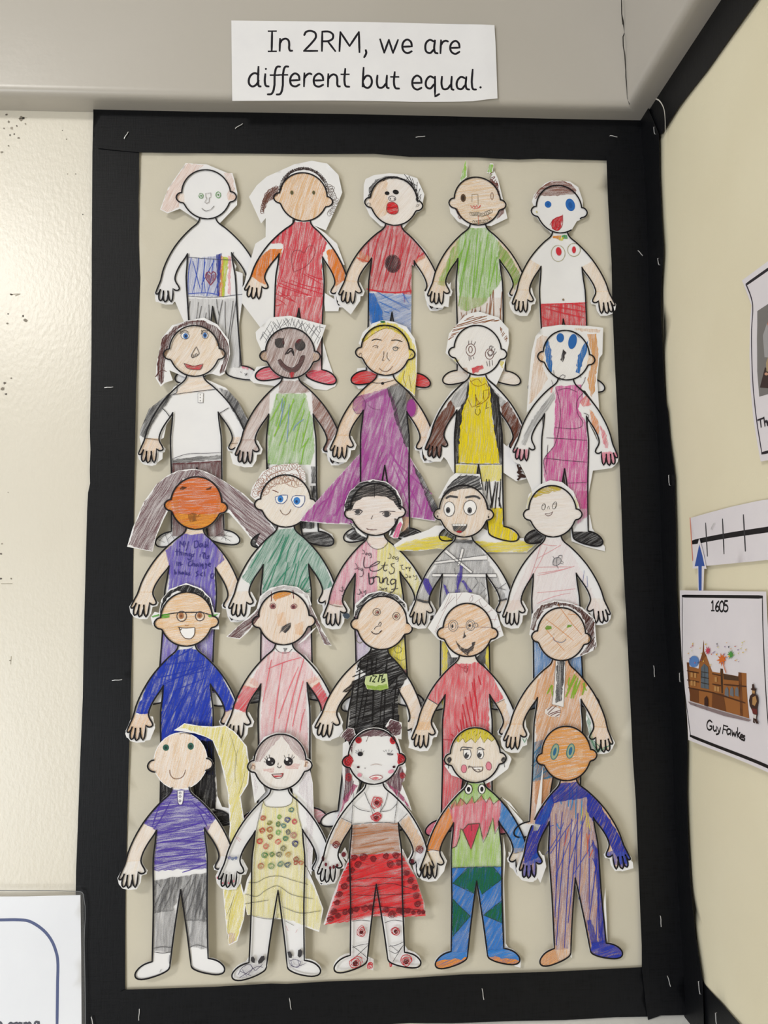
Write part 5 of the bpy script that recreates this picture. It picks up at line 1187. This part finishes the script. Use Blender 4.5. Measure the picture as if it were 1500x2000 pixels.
figure(4, 'L', 1000, 395, 975, 1210, 'orange skinned cutout figure with dark brown hair and grey hanging tie, rightmost of fourth row', '''
P|770,400 790,250 850,185 950,155 1050,168 1150,205 1240,290 1255,480 1235,510 1150,550 1040,580 1000,480 820,420
P|1190,900 1180,1000 1210,1130 1205,1220 1235,1260 1290,1250 1370,1205 1388,1170 1300,1000 / 700,1060 690,1200 755,1180 755,1120 740,960
F|hair|55342e|.92|62|-|778,365 800,245 850,192 950,162 1050,176 1150,215 1235,298 1240,480 1190,525 1130,555 1190,470 1195,420 1170,320 1140,245 1050,198 950,192 870,225 825,300 805,370
S|hair|4a2a26|6|64|24|-|800,250 870,190 960,170 1050,185 1150,225 1230,310 1240,480 1180,530 1190,330 1140,245 1050,195 950,190 860,225 820,300
F|face|d99c58|.58|40|h|@head
S|face_stroke|d08a4c|4|-45|70|h|880,220 1120,220 1160,420 1000,560 850,420
F|eye|6c9a2c|1.1|20|-|885,350 900,333 922,338 932,352 912,360 893,360 / 1038,352 1045,332 1068,330 1085,322 1072,345 1050,356
L|mouth|5a6a8a|4|942,418 950,438 985,452 1020,448 1035,430
L|nose|8a7a5a|3|945,390 950,402
F|arm|e0ab72|.62|62|b|@armL@armR
F|top|dd9a54|.7|70|b|930,580 1050,580 1110,640 1190,760 1130,860 1145,1040 1135,1600 810,1600 820,1000 830,870 800,850 840,700
S|green_mark|86ae38|11|68|20|b|1045,730 1090,672 1120,700 1160,740 1185,765 1120,835 1050,868
S|green_mark|86ae38|10|75|16|b|918,770 950,735 942,840 915,820
I|tie|eceaea|962,582 1030,582 1030,680 1020,915 935,893 950,780
F|^tie_scribble|4a4a4d|.9|86|-|972,590 1025,590 1020,700 1005,870 960,885 965,760
L|tie_edge|77777a|3|~962,582 950,780 935,893 1020,915 1030,680 1030,582
I|tie_end|e8e2e0|885,930 935,905 995,925 990,985 920,980 882,955
S|tie_end|6a3a34|6|30|20|-|890,930 935,905 995,925 990,985 920,980
F|hand|e2b284|.6|72|b|@handL@handR
F|shorts|3a7ea8|.7|70|b|O:760,210 850,190 900,470 740,490
S|shorts_stroke|35789f|6|50|34|-|O:760,250 810,200 880,320 890,480 740,490
F|leg|e3a878|.6|82|b|O:715,490 880,480 850,790 715,790
F|cloth|5c9a7c|.7|62|-|1185,960 1205,1010 1225,1120 1260,1200 1300,1225 1250,1245 1220,1180 1200,1100
L|cloth_line|4a8a6a|5|1215,1140 1260,1215 1330,1195 / 1240,1160 1300,1220 1370,1170 / 720,1130 735,1160 750,1130
''')
figure(5, 'M', 463, 338, 458, 1250, 'smiling cutout figure with yellow ponytail and purple polo shirt, leftmost of bottom row', '''
P|415,120 440,105 490,70 600,88 690,92 780,82 850,130 932,230 952,380 940,500 885,590 910,760 885,950 875,1170 922,1330 908,1460 860,1620 800,1652 785,1560 755,1250 790,1000 808,800 795,560 745,330 690,190 640,165 560,140
X|283,240 330,160 400,115 300,90 240,200 / 600,170 650,260 700,230 650,170
F|ponytail|e3d558|.66|76|-|450,108 490,76 600,92 690,98 780,88 845,135 925,235 945,380 932,495 878,588 903,760 880,950 868,1170 915,1330 902,1455 855,1612 803,1645 790,1560 760,1250 797,1000 815,800 802,560 752,330 697,190 645,160 560,130 500,110
S|hair_strand|8a8450|3|74|70|-|700,150 850,150 920,300 900,560 850,580 820,400 / 790,1250 910,1330 850,1600 805,1630
F|hair_tip|c8a0b8|.5|76|-|795,1560 850,1560 830,1630 803,1645
F|face|dfb488|.56|76|h|@head
E|eye|2c5c50|1|360,242,22,23 / 535,232,22,25
E|^pupil|17322c|1|360,243,10,10 / 535,233,10,11
L|mouth|7a5a46|5|385,402 392,440 415,462 445,464 475,450 490,425 496,402
L|hair_line|6a5a40|4|455,145 490,140 540,150
F|shirt|5340a6|.86|6|b|400,540 560,540 650,620 715,740 650,835 620,825 645,1112 268,1115 292,835 205,775 290,640
S|shirt_stroke|4a379c|6|4|40|b|290,800 640,790 640,1105 275,1110
S|shirt_stroke|4a379c|6|62|34|b|390,550 300,660 220,770 290,835 400,640
S|shirt_stroke|4a379c|6|-55|34|b|540,560 640,640 700,740 640,830 560,700
I|placket|f0eff2|438,550 485,550 478,620 468,648 450,648 440,620
O|button|4a4660|4|458,566,7,7 / 457,590,7,6 / 456,622,7,7
L|placket_line|4a4068|4|438,550 440,620 450,648 468,648 478,620 485,550
F|arm|e6c4a4|.45|66|b|@foreL@foreR
F|hand|ecdccc|.35|72|b|@handL@handR
F|trousers|525255|.78|82|b|262,1185 640,1140 650,1480 500,1480 458,1262 410,1400 265,1420
F|trousers|77777a|.62|84|b|262,1400 420,1400 395,1700 265,1690 / 490,1470 650,1470 640,1680 515,1660
S|trouser_stroke|55555a|4|70|44|b|270,1190 630,1150 640,1440 500,1450 460,1260 400,1420 270,1420
L|hem|4a4a4e|4|270,1668 330,1660 390,1668 / 270,1695 330,1705 390,1700 / 515,1670 570,1650 640,1668
L|boot_seam|77777c|4|380,1720 376,1760 380,1800 / 525,1720 528,1780 535,1830 / 310,1840 320,1820
''', nohead=True, lifts=[(820, 1600, 30, 2), (860, 150, 60, 5)], base=0.0012)
figure(5, 'M', 1165, 345, 1150, 1240, 'big-eyed cutout figure in yellow dress covered with small coloured rings in the bottom row', '''
P|985,330 1010,230 1050,170 1140,138 1230,148 1310,210 1350,290 1395,500 1405,800 1385,1160 1300,1000 1250,540 1020,400 / 975,300 955,420 985,640 1060,560 / 940,1380 905,1290 930,1180 970,1100
P|960,1130 930,1180 905,1290 930,1432 1010,1452 1110,1470 1200,1472 1290,1500 1370,1530 1440,1555 1470,1390 1400,1210 1350,1100
P|850,1830 870,1870 900,1880 980,1850 1050,1830 1065,1760 960,1700 920,1760 / 1215,1700 1215,1800 1260,1830 1300,1845 1385,1770 1330,1745 1320,1690
X|1118,1470 1150,1470 1105,1700 1072,1775
P|950,1480 1090,1470 1060,1740 960,1740
F|face|e2cac2|.3|76|h|@head
F|hair|bda4a8|.62|58|h|985,340 1010,230 1055,172 1150,142 1185,150 1150,190 1080,270 1020,350
F|hair|b59ca2|.62|-58|h|1150,142 1235,150 1310,212 1350,300 1345,350 1300,330 1250,270 1190,180
F|hair|d9cfd6|.5|84|-|1360,320 1392,500 1400,800 1380,1150 1350,900 1350,640 1290,560 / 970,420 1010,520 985,600
F|blush|dfa4a0|.5|6|h|1040,395 1130,385 1120,420 1050,415 / 1200,370 1310,360 1290,400 1200,400
E|eye|2b272b|1|1096,346,33,31 / 1222,346,32,31
E|^glint|f2f0f2|1|1085,330,9,9 / 1212,330,10,11 / 1108,355,4,4 / 1234,356,4,4
L|eyelash|2b272b|4|~1066,335 1055,318 / 1075,322 1066,305 / 1090,315 1086,296 / 1245,318 1250,298 / 1225,314 1226,294 / 1250,328 1264,312 / 1060,350 1050,342 / 1200,320 1192,302
L|nose|4a4446|5|1145,378 1150,388 1162,390 1172,375 / 1150,355 1148,370
F|mouth|c92a3a|1.1|10|-|1104,436 1145,434 1186,434 1172,460 1130,462
I|^teeth|f2eeee|1110,438 1180,437 1170,444 1120,444
L|mouth_line|4a2a2c|4|1104,436 1145,434 1186,434 1172,460 1130,462 1104,436
F|ear|dfb49a|.6|60|h|960,350 990,350 985,400 965,395 / 1335,340 1360,345 1350,385 1335,385
L|ear_line|7a5a50|4|960,390 968,365 985,375 985,395 / 1340,385 1345,350 1360,355
F|dress|e3d75e|.56|86|-|1035,595 1062,660 1130,672 1200,666 1248,640 1250,570 1285,590 1290,700 1322,840 1340,1000 1350,1170 1395,1230 1462,1390 1440,1540 1370,1520 1200,1465 1110,1462 930,1428 910,1290 960,1160 970,1000 990,850 1040,680
L|dress_line|77756a|4|1035,600 1060,655 1130,670 1205,664 1245,640 1252,580 / 1275,600 1290,720 1320,840 / 1040,640 1010,760 990,850 / 940,1200 1000,1200 1060,1170 1150,1160 1250,1190 1360,1220 / 920,1280 1000,1300 1060,1260 1140,1230 1240,1290 1400,1320 / 915,1350 1000,1340 1080,1330 / 1180,1380 1300,1420 1450,1400 / 945,1430 1050,1460 1110,1465 1145,1460 1148,1430 / 1200,1480 1260,1510
''' + ''.join(f'R|ring|{c}|5|{x},{y},{r}\n' for x, y, r, c in [(1243,690,19,'3f6f6a'),(1042,745,19,'b04a3c'),(1158,740,16,'6f9a3a'),(1215,760,20,'2f3a7a'),(1265,776,20,'c04a5a'),(1088,780,17,'7a7a2a'),(1150,792,18,'3f6a3c'),(1188,802,18,'4a7a78'),(1036,832,19,'b0503c'),(1090,826,22,'a8683c'),(1150,850,20,'5f9a4a'),(1220,848,18,'4a4a5a'),(1260,872,22,'a8706a'),(1093,878,19,'8a4a2a'),(1200,893,18,'4a7a5a'),(1020,908,22,'b8302c'),(1148,914,22,'b84a3c'),(1062,946,21,'c06a5a'),(1270,930,23,'2f2f6a'),(1186,962,20,'6a6a4a'),(1055,1008,21,'4a7a4a'),(1106,1004,17,'5a7a4a'),(1157,1004,20,'5a5a4a'),(1220,1005,20,'b08a4a'),(1028,1082,24,'a86a4a'),(1100,1086,25,'6a8a5a'),(1165,1075,22,'5a7a6a'),(1216,1080,22,'4a5a6a'),(1278,1040,20,'8a4a34'),(1275,1064,18,'9a4a3c'),(1312,1064,18,'a8523c')]) + '''R|bracelet|5a6a9a|3|785,1010,12
R|bracelet|6a6a9a|3|810,1015,11
R|bracelet|5a6a8a|3|832,1022,11
R|bracelet|5a6a9a|3|855,1018,11
E|nail|d98a96|1|728,1150,6,10 / 765,1190,6,9 / 805,1192,6,9 / 840,1180,6,9
L|knee_line|c08a90|4|1205,1510 1220,1545 / 1275,1555 1285,1535 / 850,860 880,900 / 870,870 890,890
I|shoe_ear|3a383c|960,1725 975,1718 988,1740 985,1765 970,1760 958,1745 / 1008,1755 1030,1722 1052,1720 1056,1745 1035,1768 1012,1775 / 1215,1695 1235,1690 1250,1715 1245,1738 1225,1735 / 1288,1720 1292,1680 1310,1672 1322,1690 1315,1722 1300,1732
L|shoe_line|4f4a62|4|870,1840 900,1790 950,1770 970,1800 940,1840 / 880,1860 930,1830 1010,1790 1040,1800 / 900,1800 930,1850 / 960,1780 990,1820 1040,1780 / 1225,1760 1270,1745 1310,1760 1290,1800 1240,1790 / 1230,1770 1260,1800 1300,1790 1350,1770 / 1240,1750 1250,1790 / 1290,1745 1300,1790 / 880,1810 960,1850
F|shoe|8a86a0|.3|40|-|865,1840 920,1770 1040,1770 1010,1830 900,1870 / 1220,1745 1320,1745 1300,1810 1240,1800
''', lifts=[(1440, 1480, 30, 4), (1330, 1800, 22, 3), (900, 1840, 20, 3)])
figure(5, 'N', 584, 303, 600, 1200, 'winking cutout figure with brown hair buns and red rose-edged skirt, bottom row', '''
P|345,160 360,140 400,100 440,105 455,150 410,200 / 665,95 700,42 782,70 780,190 740,180 / 400,190 365,210 360,420 375,560 350,680 300,790 430,660 480,500 / 745,150 800,330 815,400 800,485 780,500 830,620 855,700 700,560 640,480
P|430,980 350,1150 290,1300 228,1486 400,1478 600,1444 800,1440 948,1432 940,1340 880,1160 790,970
P|345,1000 395,1050 400,1000 380,950 / 530,1820 580,1840 585,1760 545,1740 / 690,1760 700,1810 880,1815 900,1835 895,1780 800,1650 760,1690 / 640,1440 800,1440 800,1700
F|hair_bun|62424a|1.05|40|-|352,165 365,142 400,106 438,110 448,155 408,198 372,195 / 672,105 702,50 776,78 774,150 738,165 700,150
W|hair_bun|54363c|4|16|12|380,150 410,140 420,170 390,175 / 705,100 740,90 750,120 715,125
F|hair|6b4a52|.95|20|h|405,230 430,160 500,120 600,102 680,120 740,170 768,290 745,250 715,165 600,165 505,162 445,195 425,280 418,260
F|hair|6f4a56|.92|84|-|372,300 420,420 440,520 380,640 360,600 385,500 / 770,370 800,420 790,500 770,560 690,520 660,490 740,430
F|hair|b0507c|.85|72|-|440,500 470,520 400,620 320,740 305,778 345,680 365,620 / 680,500 760,560 800,600 845,690 800,640 720,560
L|hair_strand|5a3a48|4|~385,400 375,620 / 410,440 400,600 / 440,480 425,580 / 690,490 700,540 / 720,480 740,580 / 760,420 765,580 / 530,200 545,160
F|ear|cf2f38|1.1|60|h|362,300 415,285 440,340 420,385 370,378 / 752,285 800,300 808,350 770,378 748,350
R|ear_rose|9a1f2a|5|403,340,32,38 / 780,330,26,30
E|hair_flower|cf3a42|1|475,190,22,23 / 718,194,22,28
R|^hair_flower|8a1f2a|4|475,190,16 / 718,194,16
E|eye|26242a|1|487,288,19,16
L|eyelash|26242a|3|~472,276 455,262 / 480,272 472,256 / 492,272 494,254 / 502,278 514,266 / 468,284 452,276 / 660,275 650,268 / 672,274 668,262 / 690,274 690,260 / 705,278 714,264
L|wink|4a464c|5|678,285 700,290 720,292 / 680,294 700,298 718,296 / 700,285 690,295
L|nose|b09a96|3|560,370 600,362 640,372
E|beauty_spot|44242c|1|473,381,10,8 / 726,383,10,9 / 521,389,3,3
E|blush|e8a0b4|1|482,438,16,14 / 705,416,22,13,-15
I|mouth|f4f0f0|552,455 590,442 640,448 643,460 620,472 580,472
F|^tongue|d9707a|1|20|-|565,462 600,448 620,462 600,472 578,470
L|mouth|a84a54|4|552,455 590,442 640,448 643,460 620,472 580,472 552,455
R|earring|9a2a34|6|403,452,24,32 / 788,446,20,24
L|earring_wire|55343c|4|~395,392 395,420 / 412,392 410,425 / 780,380 782,420
L|necklace|4a484c|4|518,560 550,640 590,700 / 685,560 660,650 630,700 / 560,660 580,730 / 640,650 625,720
R|rose|b8202c|7|605,638,40,46 / 602,742,40,32
R|^rose_heart|6a141c|6|605,640,16 / 600,745,14
F|blouse|b9babd|.35|60|b|360,740 440,650 430,785 400,790 / 740,660 830,720 760,780
L|blouse_line|4a484c|4|440,650 480,680 560,700 / 750,640 700,690 630,700 / 440,560 430,720 425,790 / 760,560 745,660 730,780 / 350,735 430,775 / 820,715 760,775 / 430,785 530,778 680,778 750,785
F|waist|b0734a|.72|4|b|425,790 755,780 770,985 415,1000
S|waist_stroke|a5673f|6|4|34|b|430,800 750,790 750,980 425,995
F|arm|b98458|.75|66|b|350,740 425,785 400,830 370,900 360,940 270,910 / 765,780 830,730 940,930 850,1000 820,880
R|wristband|7a1f28|6|315,926,27,26 / 908,970,24,26
L|wrist_line|5a5054|3|275,915 355,945 / 855,985 930,985
E|nail|6a2430|1|225,1018,10,20 / 245,1060,9,14 / 275,1085,9,12 / 300,1080,9,14 / 325,1070,9,12 / 370,995,16,18 / 855,1050,14,18 / 905,1135,10,14 / 195,1078,5,5
F|skirt|cf2a30|1.05|12|-|425,1005 600,1000 775,990 880,1160 935,1340 944,1425 800,1434 600,1438 400,1470 240,1480 300,1300 355,1150
S|skirt_stroke|c21f28|6|14|44|-|430,1010 770,1000 860,1160 900,1400 320,1400
L|skirt_line|5a1a22|4|430,1180 600,1165 780,1170 / 410,1220 560,1225 700,1205 860,1240 / 310,1390 500,1370 900,1380 / 400,1280 560,1290 840,1270
R|skirt_rose|6c1820|5|445,1020,22/470,1070,24/510,1020,26/580,1035,22/670,1015,22/740,1010,24/700,1075,26/760,1060,22/430,1110,20/410,1170,20/375,1220,24/340,1270,22/325,1330,20/300,1390,22/275,1440,26/330,1420,20/380,1400,20/420,1395,22/460,1385,20/520,1380,24/560,1375,20/670,1390,20/710,1420,28/760,1390,20/820,1390,18/860,1400,16/900,1395,16/930,1395,14/840,1180,22/870,1225,20/880,1280,22/890,1340,24/815,1130,20/780,1400,16
L|knee_line|4a484c|4|430,1465 490,1460 555,1468 / 660,1480 720,1458 785,1462
R|leg_rose|ae2430|6|495,1545,30,46 / 735,1540,32,36
R|^rose_heart|541218|5|495,1548,12 / 736,1542,12
L|lace|4a484c|4|430,1655 480,1640 550,1630 / 430,1640 490,1690 545,1740 / 545,1640 480,1700 430,1745 / 690,1650 740,1640 800,1610 / 690,1680 740,1700 790,1640 / 700,1640 760,1690 / 720,1760 790,1640
R|shoe_rose|b4242e|6|455,1765,50,44 / 812,1755,50,46 / 555,1790,22,24 / 700,1785,14,18
R|^rose_heart|5a1218|6|452,1770,18 / 812,1760,18
''', lifts=[(340, 140, 40, 3), (930, 1400, 42, 6), (250, 1470, 30, 3)])
figure(5, 'O', 349, 298, 362, 1195, 'cutout figure with yellow fringe, zigzag top and diamond patterned trousers, bottom row', '''
P|520,240 600,310 610,330 585,400 480,480 400,520 180,440 130,370 / 540,600 660,720 600,640 / 575,640 690,770 700,900 / 590,990 600,1100 690,1160 710,1060 / -50,1160 20,1185 80,1180 130,1120 145,1050 110,1000
P|555,880 570,1000 560,1200 575,1650 600,1690 685,1770 680,1825 640,1815 548,1690
F|face|e2c48e|.46|84|h|@head
F|hair|d4c42e|1.0|80|h|182,225 215,155 280,112 370,103 445,122 500,170 525,240 510,232 490,185 470,205 440,180 415,215 390,165 350,215 325,185 285,212 262,180 232,205 210,190
L|hair_line|6a6220|4|~185,215 205,190 212,210 232,180 240,205 262,178 280,212 325,182 350,215 390,168 412,215 440,180 468,205 490,182 512,232 / 225,160 235,145 / 262,140 275,128 / 300,150 310,135 / 340,140 350,128 / 380,150 390,135 / 420,150 430,140 / 250,165 260,150 / 355,165 365,150 / 455,165 465,150
L|brow|55555a|7|245,270 255,245 290,245 330,250 / 250,262 300,256 / 365,258 380,246 415,262
I|eye|f4f3f4|270,260 315,262 322,300 305,328 285,325 268,300 / 372,262 405,262 412,300 398,326 378,322 365,298
L|eye_line|4a4a50|4|270,260 315,262 322,300 305,328 285,325 268,300 270,260 / 372,262 405,262 412,300 398,326 378,322 365,298 372,262
E|iris|4a4a4e|1|290,302,16,22,20 / 382,300,15,20,20
E|^glint|f0eff2|1|300,288,7,9 / 392,284,6,8
E|blush|e08a9c|1|270,396,20,29,10 / 446,378,20,31
L|blush_edge|7a4a54|3|250,400 258,372 278,370 290,395 282,422 262,420 250,400 / 426,375 440,348 462,362 466,392 455,408 435,400 426,375
L|mouth|4a3a3a|5|300,380 340,386 406,385 400,410 370,420 345,408 330,390 / 308,375 304,392 / 345,405 365,398 385,408
I|^teeth|f2f0f0|335,388 402,387 396,402 370,398 350,402
R|earring|2c2a30|6|165,330,16,20 / 550,335,15,20
L|earring_drop|3a3a40|5|160,350 158,390 / 555,355 560,385
F|earring_tassel|3a2f8c|1.1|60|-|132,425 165,425 185,460 205,520 190,510 150,475
F|top|9ac458|.8|84|b|280,500 420,500 540,610 500,640 430,610 330,640 180,670 175,640 240,570
F|top|d9566e|.78|84|b|165,670 210,612 215,650 245,602 270,612 290,645 330,590 345,640 395,585 415,620 430,635 455,595 480,650 540,605 520,790 490,850 478,745 412,910 385,780 322,970 250,820 240,880 215,945 182,955 190,780
F|top|9ac24e|.74|84|b|182,958 225,940 245,820 262,830 322,972 385,785 408,925 480,745 492,860 530,800 548,1095 180,1095
F|tongue_shape|cc3d58|.95|80|b|262,830 300,790 380,788 322,970
L|zigzag|4a4a3c|6|~165,655 180,680 212,612 218,655 245,602 290,648 330,590 346,640 395,585 430,638 455,595 480,650 540,600 / 182,958 215,945 240,880 246,820 262,830 322,972 385,788 / 262,830 300,790 380,785 410,922 440,860 478,745 492,862 525,800 / 322,790 325,835
I|neck_eye|f4f3f4|276,540 285,512 305,504 326,520 328,550 310,575 290,572 / 372,540 385,512 402,506 420,522 420,552 405,576 385,572
O|neck_eye_line|2c2a2c|6|302,540,27,35 / 397,541,25,34
E|neck_pupil|222024|1|303,541,13,18 / 398,541,12,18
F|sleeve|dd8638|.92|66|b|160,665 195,790 140,860 100,970 0,965 -10,940 100,730
F|sleeve|2f7ac4|.95|66|b|540,610 560,660 690,830 715,970 625,1000 590,880 520,780
L|cuff|55525a|4|5,955 50,962 95,972 / 625,1000 670,990 712,970
F|hand|ddc8a8|.5|80|b|@handL@handR
F|trousers|2a72c4|1|60|b|180,1095 548,1095 565,1700 430,1700 362,1195 300,1700 180,1700
F|diamond|15613e|1.1|78|b|295,1100 480,1095 545,1175 400,1292 362,1200 345,1280 190,1205 / 190,1320 318,1445 190,1585 / 550,1330 412,1440 550,1500
L|diamond_edge|2f3f3a|4|~295,1100 190,1205 345,1285 / 480,1095 548,1178 400,1292 / 190,1320 318,1445 190,1585 / 550,1330 412,1440 550,1500 / 180,1095 548,1095
F|shoe|2a7acc|1|10|b|@footL@footR
F|toe|e0903c|1|20|b|60,1765 110,1745 160,1750 210,1740 250,1748 300,1735 285,1830 60,1830 / 440,1740 480,1745 500,1730 540,1750 580,1745 620,1760 690,1765 690,1830 460,1830
''')
figure(5, 'O', 995, 288, 1065, 1185, 'orange faced cutout figure coloured deep blue over orange, rightmost of bottom row', '''
P|690,1110 730,1195 760,1195 790,1165 812,1205 855,1090 840,1010 800,1000 / 1395,1130 1475,1105 1470,1060 1385,1000 / 760,800 810,780 830,370 / 1000,1700 1045,1755 1040,1680 / 1280,1250 1300,1640 1260,1500
X|760,780 812,790 790,830 760,830 / 860,370 770,380 770,790 740,790 740,360
F|face|dd9a50|.95|6|h|@head
F|cheek_light|f0d9b8|.6|70|h|1080,260 1120,250 1110,330 1075,320 / 990,400 1090,380 1060,440 1000,450
E|eye|9fae90|1|914,275,24,54,14 / 1027,272,24,50,12
E|^iris|2f6a94|1|914,275,11,30,14 / 1027,272,12,30,12
O|eye_line|2f7a80|6|914,275,26,56,14 / 1027,272,26,52,12
F|body|dfa772|.7|80|b|@body
F|blue_stroke|2a3fa8|.42|82|b|880,560 1160,560 1210,780 1290,1640 1180,1660 1065,1190 1020,1680 890,1690 860,800
S|blue_stroke|2f40a4|6|84|30|b|870,700 1200,720 1260,1200 1290,1640 1180,1660 1065,1190 1010,1690 920,1690 870,1100
S|blue_stroke|3a4cae|5|66|70|b|870,800 1200,720 1250,1150 880,1200
S|teal_stroke|2f86c4|7|86|32|b|980,520 1060,500 1120,620 1090,820 1030,700 / 1000,560 960,640 930,860
S|red_stroke|c8604a|6|78|34|b|1120,860 1190,860 1180,1040 1130,1000 / 980,800 1020,840 980,980
S|yellow_stroke|d9c84a|6|86|24|b|1100,660 1160,700 1170,860 1120,800
F|shoulder|25359f|.95|40|b|930,500 1070,490 1160,560 1150,600 900,640 880,590
F|arm|2232a0|1.12|60|b|890,570 910,640 862,760 850,800 820,1010 690,1060 690,960 760,760 / 1150,560 1230,640 1380,880 1480,1060 1380,1080 1290,900 1200,790 1140,700
F|sleeve|2a5cc0|.8|70|b|880,590 900,640 850,780 760,800 / 740,1010 840,960 850,1050 740,1060
F|fingers|4a5cc0|.75|84|b|680,1040 860,1040 860,1190 680,1190 / 1290,990 1330,980 1480,1010 1480,1120 1290,1060
F|leg|2736a4|.85|84|b|1180,900 1240,1000 1290,1640 1240,1660 1230,1400 1210,1150 / 1150,1480 1180,1480 1240,1680 1190,1690
F|shoe|2a3cab|1|12|b|1180,1640 1300,1620 1420,1680 1420,1780 1250,1780 1180,1740
F|shoe|e0a878|.8|30|b|780,1690 920,1650 940,1780 800,1830
''')
